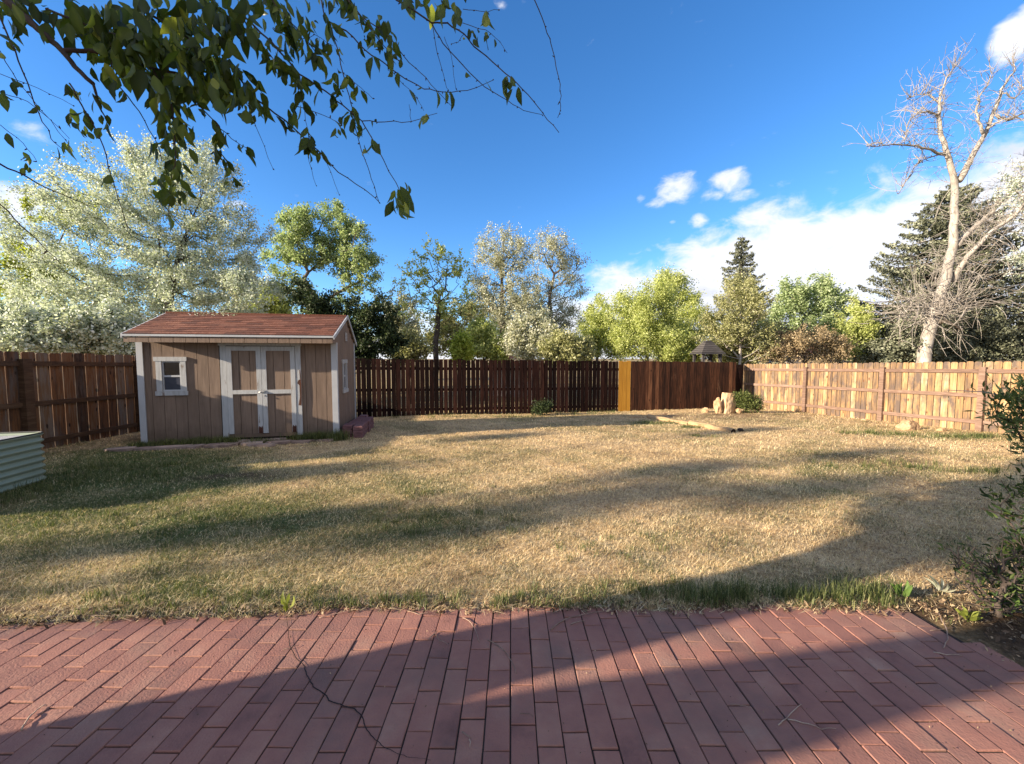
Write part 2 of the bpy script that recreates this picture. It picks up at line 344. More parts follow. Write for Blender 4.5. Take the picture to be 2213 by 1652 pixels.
M_GRASS = leaf_mat('grass_blades', [(0, (.03, .045, .014)), (.35, (.085, .11, .035)), (.6, (.17, .185, .065)), (.8, (.28, .27, .12)), (1, (.44, .38, .21))], trans=.35)
M_STRAW = leaf_mat('dry_grass', [(0, (.11, .062, .032)), (.3, (.44, .295, .15)), (.6, (.72, .53, .29)), (1, (.93, .76, .48))], trans=.3)
def zones():
    out = []
    for (ya, yb, dn, sc) in ((2.1, 3.2, 17000, 1.0), (3.2, 4.6, 9500, 1.3), (4.6, 7.0, 4300, 1.8), (7.0, 10.5, 1500, 2.7), (10.5, 16.5, 480, 3.8)):
        xa, xb = max(-9.4, -1.33*yb-.3), min(12.2, 1.33*yb+.3)
        n = int((xb-xa)*(yb-ya)*dn); x = rng.uniform(xa, xb, n); y = rng.uniform(ya, yb, n)
        ok = (np.abs(x) < 1.34*y+.3) & ~in_patio(x, y, .0)
        out.append((x[ok], y[ok], np.full(ok.sum(), sc)))
    return [np.concatenate(q) for q in zip(*out)]
x, y, sc = zones(); g = green(x, y); br = bare(x, y)
u_ = rng.random(len(x)); isg = u_ < g*.66; isd = (~isg) & (rng.random(len(x)) > br*.85)
isg &= rng.random(len(x)) > br*.9
n = isg.sum(); tall = np.clip(vnoise(x[isg], y[isg], 3.1, 9), 0, 1)
link_props(blades('grass', x[isg], y[isg], (.016+.024*rng.random(n)+.03*tall)*(.8+.2*sc[isg]), .0021*sc[isg]**.8*(1+.4*rng.random(n)), .15+.75*rng.random(n), np.clip(.45+.2*rng.standard_normal(n), 0, 1), M_GRASS), 'short green spring grass growing through the dry lawn', 'grass', kind='stuff')
n = isd.sum()
link_props(blades('dry_grass', x[isd], y[isd], (.016+.036*rng.random(n)**1.5)*(.7+.3*sc[isd]), .0019*sc[isd]**.85*(1+.6*rng.random(n)), .55+.85*rng.random(n), np.clip(.60+.30*rng.standard_normal(n)-.20*vnoise(x[isd], y[isd], 1.3, 4)+.22*vnoise(x[isd], y[isd], 4.4, 6)+.15*vnoise(x[isd], y[isd], 11, 8), 0, 1), M_STRAW, curve=.25), 'matted straw coloured dead grass covering the lawn', 'dry grass', kind='stuff')
# loose straws lying over the lawn and over its edge on the patio
n = 5200; ys = 2.2+rng.random(n)**1.4*3.8; xs = rng.uniform(-1, 1, n)*(1.33*ys+.2); ok = ~in_patio(xs, ys, .05); xs, ys = xs[ok], ys[ok]; n = len(xs)
link_props(blades('loose_straw', xs, ys, .03+.075*rng.random(n)**2, .0018+.0012*rng.random(n), 1.35+.15*rng.random(n), np.clip(.75+.2*rng.standard_normal(n), 0, 1), M_STRAW, zoff=.018, curve=.1), 'loose pale straws scattered over the lawn near the patio', 'straw', kind='stuff')
# greener, taller tufts: cx, cy, rx, ry, count, length
tufts = [(1.9,2.36,.35,.06,800,.11),(1.3,2.38,.3,.07,800,.10),(.8,2.42,.3,.07,500,.09),(2.2,2.42,.18,.09,300,.10),(-.9,2.3,.3,.06,500,.07),(-1.7,2.34,.4,.08,500,.06),(-.2,2.33,.35,.07,500,.07),(.35,2.3,.2,.05,250,.07),(-2.4,2.3,.4,.1,400,.06),
         (-5.6,4.6,.3,.5,900,.12),(-5.2,5.6,.7,.5,1400,.09),(-6.1,5.5,.4,.3,500,.12),(-6.3,7.40,.35,.07,1600,.17),(-5.7,7.58,.4,.07,2000,.17),(-6.9,7.3,.2,.06,600,.13),(-4.9,7.72,.3,.05,500,.09),(-3.95,7.98,.25,.06,1100,.22),(-4.25,7.92,.2,.05,500,.20),(-3.62,8.05,.12,.06,500,.24),
         (-3.3,3.6,.9,.3,900,.07),(-1.0,4.5,.35,.15,300,.07),(-.6,3.6,.6,.3,700,.07),(.9,3.1,.5,.2,400,.06),(8.6,8.9,.8,.15,600,.12),(10.0,8.5,.7,.15,600,.13),(5.6,5.8,.6,.12,450,.11),(6.6,5.5,.4,.1,300,.12),(3.9,10.7,.5,.12,350,.1),(4.5,9.9,.35,.1,250,.1),(4.3,8.6,.3,.08,150,.08),(.3,12.4,.5,.2,200,.14),(2.6,13.1,1.2,.1,220,.16),(-2.2,12.0,1.6,.1,220,.15)]
xs, ys, Ls = [], [], []
for (cx, cy, rx, ry, nn, Lg) in tufts:
    kx = max(3, nn//28); cxs = cx+rx*rng.standard_normal(kx)*.7; cys = cy+ry*rng.standard_normal(kx)*.7
    i = rng.integers(0, kx, nn); sp = .012+.02*cy/3
    xs.append(cxs[i]+sp*rng.standard_normal(nn)); ys.append(cys[i]+sp*rng.standard_normal(nn)); Ls.append(Lg*(.45+.75*rng.random(nn)))
xs, ys, Ls = map(np.concatenate, (xs, ys, Ls)); ok = ~in_patio(xs, ys, .0); xs, ys, Ls = xs[ok], ys[ok], Ls[ok]; n = len(xs)
link_props(blades('grass_tufts', xs, ys, Ls, .0032*(.8+.15*ys), .05+.35*rng.random(n), np.clip(.42+.22*rng.standard_normal(n), 0, 1), M_GRASS, curve=.4), 'taller bright green grass tufts along the patio edge and at the foot of the shed and fences', 'grass', kind='stuff')
# dry leaf litter: curled little quads
def litter(name, xs, ys, s, mat, zf, label, cat):
    n = len(xs); a = rng.random(n)*2*np.pi; d = np.stack([np.cos(a), np.sin(a), .5*rng.standard_normal(n)], 1); e = np.stack([-np.sin(a), np.cos(a), .5*rng.standard_normal(n)], 1)
    c = np.stack([xs, ys, zf], 1); c[:, 2] += .008+.012*rng.random(n); s = s[:, None]
    V = np.stack([c-d*s, c-e*s*.45+[0, 0, .003], c+d*s, c+e*s*.45], 1).reshape(-1, 3); F = np.arange(n*4).reshape(-1, 4)
    return link_props(np_mesh(name, V, F, mat, var=np.repeat(rng.random(n), 4)), label, cat, kind='stuff')
M_LITTER = leaf_mat('dead_leaves', [(0, (.03, .018, .010)), (.5, (.13, .078, .045)), (1, (.42, .30, .18))], trans=.1)
n = 3000; xs = rng.uniform(-3.2, 2.6, n); xs += .05*np.sin(xs*37); ys = edge(xs)+.045*rng.standard_normal(n)+.03
n2 = 2200; xs = np.concatenate([xs, 2.95+.35*rng.standard_normal(n2)]); ys = np.concatenate([ys, 1.95+.4*rng.standard_normal(n2)]); ok = (~in_patio(xs, ys, .04)); xs, ys = xs[ok], ys[ok]
litter('leaf_litter', xs, ys, .004+.013*rng.random(len(xs))**2, M_LITTER, np.maximum(gz(xs, ys), -.035*ys), 'brown dead leaves and stems gathered along the patio edge', 'leaf litter')
n = 520; xs = rng.uniform(-2.8, 2.3, n); ys = 1.1+1.1*rng.random(n)**.6
litter('patio_crumbs', xs, ys, .0018+.0035*rng.random(n)**2, M_LITTER, -.035*ys-.006, 'tiny dark crumbs and seeds scattered over the bricks', 'debris')

# ------------------------------------------------------------------ shed
YAW = R(11); W0 = (-7.16, 7.55, -.30); OFF = (0, 0, -.30)
M_SIDE = mat_noise('tan_siding', [(0, (.14, .097, .071)), (.4, (.20, .138, .101)), (.7, (.23, .16, .118)), (1, (.27, .193, .145))], scale=(9, 9, .8), nscale=3, rough=.8, varamt=.25, bump=.25, bscale=18, stain=(.14, .095, .07), stain_scale=1.2, stain_thr=(.5, .8), stain_str=(2, 2, .5), dirt=(.05, .45, (.085, .06, .04)))
M_WHITE = mat_noise('weathered_white_paint', [(0, (.27, .26, .25)), (.4, (.40, .40, .40)), (1, (.50, .50, .50))], scale=(10, 10, 1.2), nscale=2.5, rough=.6, varamt=.15, bump=.2, stain=(.20, .15, .12), stain_scale=2.6, stain_thr=(.60, .68), stain_str=(5, 5, 1.3))
M_WHITE2 = mat_noise('white_paint', [(0, (.38, .385, .40)), (1, (.50, .505, .52))], nscale=2.5, rough=.5, varamt=.1, bump=.1)
M_ROT = mat_noise('rotten_wood', [(0, (.02, .01, .008)), (.5, (.09, .035, .022)), (1, (.17, .08, .05))], scale=(12, 12, 2), nscale=4, rough=.95, bump=.6)
M_GLASS = mat_noise('window_glass', [(0, (.004, .005, .010)), (.6, (.008, .010, .018)), (1, (.03, .032, .045))], nscale=3, rough=.06, varamt=.2, bump=.01, spec=.6)
M_SCREEN = mat_noise('window_screen', [(0, (.02, .023, .038)), (1, (.045, .05, .075))], nscale=6, rough=.35, varamt=.1, bump=.02)
M_DARK = mat_noise('dark_gap', [(0, (.01, .008, .007)), (1, (.03, .022, .02))], nscale=8)
M_SHING = mat_noise('roof_shingles', [(0, (.07, .026, .018)), (.35, (.125, .045, .029)), (.65, (.17, .064, .040)), (1, (.23, .10, .065))], nscale=30, detail=8, rough=.95, varamt=.8, bump=.8, bscale=220, stain=(.11, .05, .038), stain_scale=.8, stain_thr=(.5, .75), stain_str=(1, 2, 1))
M_METAL = mat_noise('galvanised_metal', [(0, (.25, .25, .25)), (1, (.5, .5, .5))], nscale=20, rough=.4, metal=.8)
shed = thing('garden_shed', W0, YAW, 'tan wooden garden shed with white trimmed double doors and a reddish brown shingle roof', 'shed')
SW, SD = 3.55, 1.85
b = MB(); b.cur = 0
def planks(b, L, z0, ztop, place, skips):
    x = 0; i = 0
    while x < L-.01:
        x1 = min(x+.197, L); rv = random.random()
        segs = [(z0, ztop((x+x1)/2))]
        for (sa, sb, za, zb) in skips:
            if x1 > sa+.02 and x < sb-.02:
                segs = [q for s0, s1 in segs for q in ((s0, min(s1, za)), (max(s0, zb), s1)) if q[1]-q[0] > .02]
        for s0, s1 in segs: place(b, x+.0035, x1-.0035, s0, s1, rv)
        x += .197
planks(b, SW, -.36, lambda q: 1.92, lambda b, a, c, s0, s1, rv: b.box(a, c, 0, .016, s0, s1, rv), [(.39, .70, .775, 1.36), (1.50, 2.775, -.36, 1.66)])
b.cur = 1; b.box(.01, SW-.01, .017, .03, -.36, .76, .3); b.box(.01, .38, .017, .03, .76, 1.9, .3); b.box(.71, SW-.01, .017, .03, .76, 1.9, .3)
b.build('front_wall', [M_SIDE, M_DARK], shed, OFF)
# right gable wall
RX, RZ = 1.0, 2.34                     # ridge line position (depth) and height
def ztop_side(q): return (1.92+(RZ-1.92)*min(1, q/RX) if q < RX else RZ-(RZ-1.82)*(q-RX)/(SD-RX))-.03
b = MB(); planks(b, SD, -.4, ztop_side, lambda b, a, c, s0, s1, rv: b.box(SW-.016, SW, a, c, s0, s1, rv), [(.62, .86, .72, 1.31)])
b.cur = 1; b.box(SW-.03, SW-.017, .01, SD-.01, -.4, .70, .3); b.box(SW-.03, SW-.017, .01, .6, .7, 1.85, .3); b.box(SW-.03, SW-.017, .88, SD-.01, .7, 1.8, .3); b.box(SW-.03, SW-.017, .3, 1.5, 1.33, 1.98, .3)
b.build('side_wall', [M_SIDE, M_DARK], shed, OFF)
b = MB(); b.box(0, SW, SD-.02, SD, -.4, 1.82, .5); b.build('back_wall', M_SIDE, shed, OFF)
b = MB(); b.prism([(0, -.4), (SD, -.4), (SD, 1.79), (RX, RZ-.03), (0, 1.89)], (0, 0, 0), (0, 1, 0), (0, 0, 1), (1, 0, 0), .02, .5); b.build('side_wall', M_SIDE, shed, OFF)
# corner trim
for (x0, x1, y0, y1, zb) in ((-.022, .085, -.022, -.002, -.40), (SW-.09, SW+.022, -.022, -.002, -.31), (SW+.002, SW+.02, -.001, .075, -.31), (SW+.002, SW+.02, SD-.06, SD+.01, -.36)):
    b = MB(); b.box(x0, x1, y0, y1, zb, 1.74 if y0 < 1 else 1.79, None); b.build('corner_trim', M_WHITE2, shed, OFF)
# roof: slab and courses of shingle tabs
def roof_side(b, p0, p1, L0, L1, course, tab):     # p0 eave (y,z), p1 ridge (y,z)
    p0 = np.array(p0); p1 = np.array(p1); d = p1-p0; Ln = np.linalg.norm(d); d /= Ln; nrm = np.array([-d[1], d[0]]);
    if nrm[1] < 0: nrm = -nrm
    nC = int(math.ceil(Ln/course))
    for c in range(nC):
        s0 = c*course; s1 = min(s0+course*1.25, Ln); x = L0-(0 if c % 2 else tab/2); 
        while x < L1:
            xa, xb = max(x+.002, L0), min(x+tab-.002, L1); x += tab
            if xb-xa < .03: continue
            a = p0+d*s0; e = p0+d*s1; h0 = .014+random.uniform(0, .003); h1 = .002; rv = random.random()
            P = []
            for xx in (xa, xb):
                P += [(xx, *(a)), (xx, *(a+nrm*h0)), (xx, *(e+nrm*h1)), (xx, *e)]
            b.add(P, [(0, 1, 2, 3), (7, 6, 5, 4), (0, 4, 5, 1), (1, 5, 6, 2), (2, 6, 7, 3), (3, 7, 4, 0)], rv)
b = MB()
EY, EZ = -.30, 1.865; RZT = 2.40; BY, BZ = SD+.10, 1.79
roof_side(b, (EY-.01, EZ), (RX, RZT), -.03, SW+.035, .125, .30)
roof_side(b, (BY+.01, BZ), (RX, RZT), -.03, SW+.035, .125, .30)
b.box(-.03, SW+.035, RX-.1, RX+.1, RZT-.025, RZT+.006, .6)
b.cur = 1
for (a, c) in (((EY, EZ), (RX, RZT)), ((BY, BZ), (RX, RZT))):
    b.prism([(a[0], a[1]-.002), (c[0], c[1]-.002), (c[0], c[1]-.04), (a[0], a[1]-.04)], (-.02, 0, 0), (0, 1, 0), (0, 0, 1), (1, 0, 0), SW+.04, .4)
roof = b.build('roof', [M_SHING, M_SIDE], shed, OFF)
# drip edge, fascia, rake trim
b = MB(); b.box(-.04, SW+.045, EY-.035, EY-.012, EZ-.045, EZ-.006, .5); b.build('drip_edge', M_WHITE2, shed, OFF)
b = MB()
x = -.02
while x < SW+.02:
    x1 = min(x+.2, SW+.02); b.box(x+.003, x1-.003, EY-.018, EY, EZ-.155, EZ-.057, None); x += .2
b.build('fascia', M_SIDE, shed, OFF)
b = MB(); b.box(.0, SW, EY, -.001, EZ-.07, EZ-.06, .4); b.build('soffit', M_SIDE, shed, OFF)
for xx in (SW+.036, -.053):
    for (a, c) in (((EY-.03, EZ), (RX, RZT+.01)), ((BY+.02, BZ), (RX, RZT+.01))):
        b = MB(); b.prism([(a[0], a[1]), (c[0], c[1]), (c[0], c[1]-.075), (a[0], a[1]-.075)], (xx, 0, 0), (0, 1, 0), (0, 0, 1), (1, 0, 0), .022, .6)
        b.build('rake_trim', M_WHITE2, shed, OFF)
b = MB(); b.prism([(EY, EZ-.04), (0, EZ+.09), (0, EZ-.13), (EY, EZ-.155)], (SW-.002, 0, 0), (0, 1, 0), (0, 0, 1), (1, 0, 0), .02, .4); b.build('eave_return', M_SIDE, shed, OFF)
# windows
def make_window(box, a0, a1, z0, z1, tw, name='window'):
    g = MB(); box(g, a0, a0+.022, .0, .03, z0, z1); box(g, a1-.022, a1, 0, .03, z0, z1); box(g, a0+.0215, a1-.0215, .001, .029, z1-.02, z1); box(g, a0+.0215, a1-.0215, 0.001, .029, z0, z0+.025)
    zm = (z0+z1)/2; box(g, a0+.0215, a1-.0215, .0015, .0285, zm-.018, zm+.018); w_ = g.build(name, M_WHITE2, shed, OFF)
    for (p_, q_) in ((a0-tw, a0), (a1, a1+tw)):
        f = MB(); box(f, p_, q_, -.022, -.002, z0-.001, z1+.001); f.build('side_trim', M_WHITE, w_, (0, 0, 0))
    h = MB(); box(h, a0-tw-.03, a1+tw+.02, -.028, -.002, z1+.002, z1+.085); h.build('head_trim', M_WHITE, w_, (0, 0, 0))
    s = MB(); box(s, a0-tw-.02, a1+tw+.02, -.034, -.002, z0-.085, z0-.002); s.build('sill', M_WHITE, w_, (0, 0, 0))
    p = MB(); box(p, a0+.02, a1-.02, .022, .026, zm, z1-.01); p.build('glass_pane', M_GLASS, w_, (0, 0, 0))
    p = MB(); box(p, a0+.02, a1-.02, .014, .018, z0+.01, zm); p.build('glass_pane', M_SCREEN, w_, (0, 0, 0))
    return w_
def fbox(m, a, c, d0, d1, z0, z1): m.box(a, c, d0, d1, z0+.30, z1+.30)
def sbox(m, a, c, d0, d1, z0, z1): m.box(SW-d1, SW-d0, a, c, z0+.30, z1+.30)
OFF_SAVE = OFF
def mw(box, *a):
    global OFF
    OFF = (0, 0, 0); w_ = make_window(box, *a); OFF = OFF_SAVE; return w_
mw(fbox, .385, .705, .775, 1.355, .095)
mw(sbox, .60, .87, .72, 1.30, .075)
# gable vent
b = MB(); b.box(SW+.001, SW+.014, .80, 1.03, 1.80, 2.02, .5); vt = b.build('gable_vent', M_SIDE, shed, OFF)
b = MB()
for q in range(6): b.box(SW+.0145, SW+.024, .82, 1.01, 1.82+q*.032, 1.838+q*.032, .9)
b.build('louvre', M_WHITE2, vt, OFF)
# door frame
b = MB(); b.box(1.385, 2.885, -.045, -.003, 1.665, 1.75, .5); b.build('door_head', M_WHITE, shed, OFF)
b = MB(); b.box(1.405, 1.512, -.03, -.003, -.175, 1.662, .35); b.build('door_jamb', M_WHITE, shed, OFF)
b = MB(); b.box(2.775, 2.875, -.03, -.003, -.17, 1.662, .6)
b.cur = 1; b.add([(2.81+.0, -.0325, .45), (2.868, -.0325, .44), (2.878, -.0325, .70), (2.877, -.0325, .95), (2.862, -.0325, 1.18), (2.845, -.0325, 1.16), (2.856, -.0325, .98), (2.82, -.0325, .96), (2.80, -.0325, .90), (2.84, -.0325, .86), (2.842, -.0325, .62)], [tuple(range(11))], .3)
b.build('door_jamb', [M_WHITE, M_ROT], shed, OFF, label='rotting white door jamb with dark bare wood')
b = MB(); b.box(1.515, 2.772, -.018, -.002, -.185, -.115, .3); b.build('door_sill', M_SIDE, shed, OFF)
for k, (a, c) in enumerate(((1.518, 2.138), (2.144, 2.768))):
    b = MB(); x = a
    xs_ = np.linspace(a+.02, c-.02, 4)
    for i in range(3): b.box(xs_[i]+.004, xs_[i+1]-.004, -.012, .0, -.113, 1.65, None)
    b.cur = 1; b.box(a+.01, c-.01, .0005, .012, -.113, 1.65, .2)
    d = b.build('door', [M_SIDE, M_DARK], shed, OFF, label='left shed door leaf' if k == 0 else 'right shed door leaf with rotted lower corners')
    lo = (-.105, -.10) if k == 0 else (-.095, -.09)
    for (x0, x1, z0, z1) in ((a, a+.088, -.105, 1.652), (c-.088, c, -.10, 1.652), (a+.0885, c-.0885, 1.565, 1.652), (a+.0885, c-.0885, .695, .775)):
        t_ = MB(); t_.box(x0, x1, -.036, -.0125, z0, z1, None)
        if z1 > 1 and z0 < 0 and x0 > 1.9:      # rotted feet of the stiles
            if not (k == 1 and x0 < 2.3):
                t_.cur = 1; t_.add([(x0+.005, -.0385, -.103), (x1-.004, -.0385, -.103), (x1-.004, -.0385, .015), (x1-.02, -.0385, .05), ((x0+x1)/2+.01, -.0385, .01), (x0+.02, -.0385, .045), (x0+.006, -.0385, .0)], [tuple(range(7))], .4)
        t_.build('door_trim', [M_WHITE, M_ROT], d, OFF)
b = MB()
b.tube([(2.085, -.045, .725), (2.12, -.055, .735), (2.16, -.055, .73)], .008, 8); b.tube([(2.185, -.037, .74), (2.185, -.06, .74)], [.016, .013], 10)
b.box(2.16, 2.21, -.042, -.0365, .715, .765)
b.build('door_latch', M_METAL, shed, OFF)
b = MB(); b.tube([(2.19, -.037, .655), (2.19, -.052, .655)], [.017, .012], 10); b.build('door_knob', M_METAL, shed, OFF)

# ------------------------------------------------------------------ fences
M_FDARK = mat_noise('dark_stained_board', [(0, (.004, .002, .002)), (.35, (.010, .0045, .004)), (.65, (.022, .009, .007)), (1, (.052, .022, .016))], scale=(14, 14, 1.0), nscale=2.2, rough=.75, varamt=.7, bump=.4, bscale=10, stain=(.04, .02, .015), stain_scale=1.4, stain_thr=(.66, .85), stain_str=(6, 6, .8), spec=.06)
M_FBROWN = mat_noise('brown_stained_board', [(0, (.012, .006, .004)), (.35, (.04, .016, .009)), (.65, (.085, .034, .017)), (1, (.17, .078, .04))], scale=(14, 14, 1.0), nscale=2.2, rough=.75, varamt=.7, bump=.4, bscale=10, stain=(.26, .15, .085), stain_scale=1.2, stain_thr=(.63, .8), stain_str=(5, 5, .8), knots=(.02, .01, .006), spec=.15)
M_FYEL = mat_noise('mustard_board', [(0, (.32, .14, .012)), (1, (.50, .25, .03))], scale=(10, 10, 1), nscale=2, rough=.7, varamt=.3, bump=.2)
M_FRIGHT = mat_noise('cedar_board', [(0, (.085, .055, .04)), (.25, (.19, .118, .062)), (.5, (.30, .175, .078)), (.75, (.35, .235, .12)), (1, (.38, .30, .20))], scale=(11, 11, 1.1), nscale=2.1, rough=.8, varamt=.6, bump=.35, bscale=10, stain=(.105, .075, .06), stain_scale=1.0, stain_thr=(.44, .62), stain_str=(3, 3, 1.5), knots=(.11, .05, .025))
M_FLEFT = mat_noise('weathered_board', [(0, (.03, .016, .010)), (.35, (.075, .038, .020)), (.6, (.15, .065, .025)), (.85, (.16, .10, .06)), (1, (.18, .14, .11))], scale=(11, 11, 1.1), nscale=2.1, rough=.8, varamt=.9, bump=.35, bscale=10, stain=(.12, .10, .09), stain_scale=1.5, stain_thr=(.5, .7), stain_str=(4, 4, .8), knots=(.02, .011, .007))
M_RAIL = mat_noise('fence_rail', [(0, (.10, .06, .045)), (.5, (.17, .105, .075)), (1, (.26, .18, .14))], scale=(2, 2, 14), nscale=2.2, rough=.8, varamt=.5, bump=.3, bscale=10)
M_RAILL = mat_noise('dark_fence_rail', [(0, (.035, .018, .011)), (.5, (.075, .04, .021)), (1, (.12, .075, .045))], scale=(2, 2, 14), nscale=2.2, rough=.8, varamt=.5, bump=.3, bscale=10)
class Frame:   # a fence line: origin p0, unit direction e, normal n towards the yard
    def __init__(s, p0, p1, side):
        s.p0 = np.array(p0, float); d = np.array(p1, float)-s.p0; s.L = np.hypot(*d); s.e = d/s.L
        s.n = np.array([-s.e[1], s.e[0]])*side
    def P(s, t, o, z): q = s.p0+s.e*t+s.n*o; return (q[0], q[1], z)
def board(b, fr, t0, t1, o0, o1, zb, zt, dog=.03, var=None, lean=0.0):
    """one picket with clipped top corners"""
    rv = random.random() if var is None else var
    pol = [(t0, zb), (t1, zb), (t1+lean, zt-dog), (t1-dog*.55+lean, zt-dog*.25), (t1-dog+lean, zt), (t0+dog+lean, zt), (t0+dog*.55+lean, zt-dog*.25), (t0+lean, zt-dog)]
    V = [fr.P(t, o0, z) for t, z in pol]+[fr.P(t, o1, z) for t, z in pol]; n = 8
    b.add(V, [tuple(range(n)), tuple(range(2*n-1, n-1, -1))]+[(i, n+i, n+(i+1) % n, (i+1) % n) for i in range(n)], rv)
def bar(b, fr, t0, t1, o0, o1, za0, za1, h, var=None):
    V = [fr.P(t0, o0, za0), fr.P(t1, o0, za1), fr.P(t1, o1, za1), fr.P(t0, o1, za0), fr.P(t0, o0, za0+h), fr.P(t1, o0, za1+h), fr.P(t1, o1, za1+h), fr.P(t0, o1, za0+h)]
    b.add(V, [(0,3,2,1),(4,5,6,7),(0,1,5,4),(1,2,6,5),(2,3,7,6),(3,0,4,7)], var)
def rail_fence(th, fr, posts, top, drop, mats, bwid, rails, postw=.10, gap=.006, bot=1.92):
    """top: z of board tops as function of t; rails: depths below the top; boards at offset 0.., rails on yard side"""
    mb_, mr, mp = mats; o = th.location
    ts = [-.05]+list(posts)+[fr.L+.05]
    for a, c in zip(ts, ts[1:]):
        b = MB(); t = a
        while t < c-.03:
            t1 = min(t+bwid, c); ti = (t+t1)/2; jz = random.uniform(-.013, .013)
            board(b, fr, t+gap/2, t1-gap/2, -.018+random.uniform(-.002, .002), 0, top(ti)-bot-.05, top(ti)+jz, dog=.028); t = t1
        b.build('board_panel', mb_, th, o)
        for r_ in rails:
            b = MB(); bar(b, fr, a+.055, c-.055, .002, .042, top(a)-r_-.045, top(c)-r_-.045, .088); b.build('rail', mr, th, o)
    for t in posts:
        b = MB(); bar(b, fr, t-postw/2, t+postw/2, .0025, .0925, top(t)-bot-.1, top(t)-bot-.1, bot+.1-.13); b.build('post', mp, th, o)
def t_at_px(fr, px):
    r_ = ray(px, 775); d = np.array([r_[0], r_[1]]); A = np.array([[fr.e[0], -d[0]], [fr.e[1], -d[1]]]); return float(np.linalg.solve(A, -fr.p0)[0])
# left fence (seen from the rail side, in shade)
fl = Frame((-8.28, 4.9), (-9.32, 12.6), -1)
tl = lambda t: 1.41+.165-.022*t
th = thing('wooden_fence', (fl.p0[0], fl.p0[1], -.2), 0, 'dark weathered board fence with three rails on the left, behind the green planter', 'fence')
rail_fence(th, fl, [t_at_px(fl, 52)-2.42, t_at_px(fl, 46), t_at_px(fl, 46)+2.42], tl, 0, (M_FLEFT, M_RAILL, M_RAILL), .235, (.21, .93, 1.62), postw=.15, gap=.012)
# back fence (picket side to the yard)
fb = Frame((-9.15, 11.25), (8.6, 15.1), -1); fb.n = np.array([fb.e[1], -fb.e[0]])
tb = lambda t: 1.40+.03*(1-min(1, t/6))-.13*max(0, (t-4.6))/13.3
th = thing('picket_fence', (0, 13.2, -.5), 0, 'dark stained gapped picket fence across the back of the yard with three mustard yellow boards', 'fence')
ty0, ty1 = t_at_px(fb, 1337), t_at_px(fb, 1363)
segs = [(2.2, ty0-.01, M_FDARK, 'board_panel', .148, .020), (ty0, ty1, M_FYEL, 'board_panel', (ty1-ty0)/3, .008), (ty1+.01, fb.L, M_FBROWN, 'board_panel', .142, .005)]
for si, (a, c, mt, nm, bwid, gp) in enumerate(segs):
    b = MB(); t = a
    while t < c-.02:
        t1 = min(t+bwid, c); g_ = gp*random.uniform(.35, 1.5)
        board(b, fb, t+g_/2, t1-g_/2, .0, .018+random.uniform(0, .006), tb(t)-1.92, tb(t)+random.uniform(-.022, .012), dog=.016, lean=random.uniform(-.006, .006)); t = t1
    b.build(nm, mt, th, th.location, label=['dark reddish brown stained boards', 'three mustard yellow boards', 'lighter brown stained boards'][si])
pt = list(np.arange(3.2, fb.L, 2.44))
for a, c in zip([2.2]+pt, pt+[fb.L]):
    for r_ in (.30, .98, 1.62):
        b = MB(); bar(b, fb, a+.05, c-.05, -.042, -.003, tb(a)-r_-.045, tb(c)-r_-.045, .088, .2); b.build('rail', M_FDARK, th, th.location)
for t in pt:
    b = MB(); bar(b, fb, t-.045, t+.045, -.095, -.004, tb(t)-2.0, tb(t)-2.0, 1.88, .3); b.build('post', M_FDARK, th, th.location)
# right fence (sunlit, rail side to the yard)
frt = Frame((9.4, 15.9), (11.1+.35, 9.2-1.4), -1); frt.n = -np.array([-frt.e[1], frt.e[0]])*(1 if True else 1)
if np.dot(frt.n, np.array([-1, 0])) < 0: frt.n = -frt.n
tr = lambda t: 1.185+.022*t
th = thing('cedar_fence', (10.3, 12.5, -.45), 0, 'sunlit pale cedar board fence with three rails along the right side of the yard', 'fence')
rail_fence(th, frt, [t_at_px(frt, p) for p in (1745, 1912, 2130)], tr, 0, (M_FRIGHT, M_RAIL, M_RAIL), .142, (.22, .80, 1.43), postw=.11, gap=.014)
fk = Frame((8.62, 15.1), (9.36, 15.9), 1)
b = MB(); t = 0
while t < fk.L-.03:
    board(b, fk, t+.02, min(t+.15, fk.L), 0, .018, -.75, 1.17, dog=.02, var=.2); t += .17
b.build('board_panel', M_FDARK, th, th.location, label='dark gapped boards closing the corner')

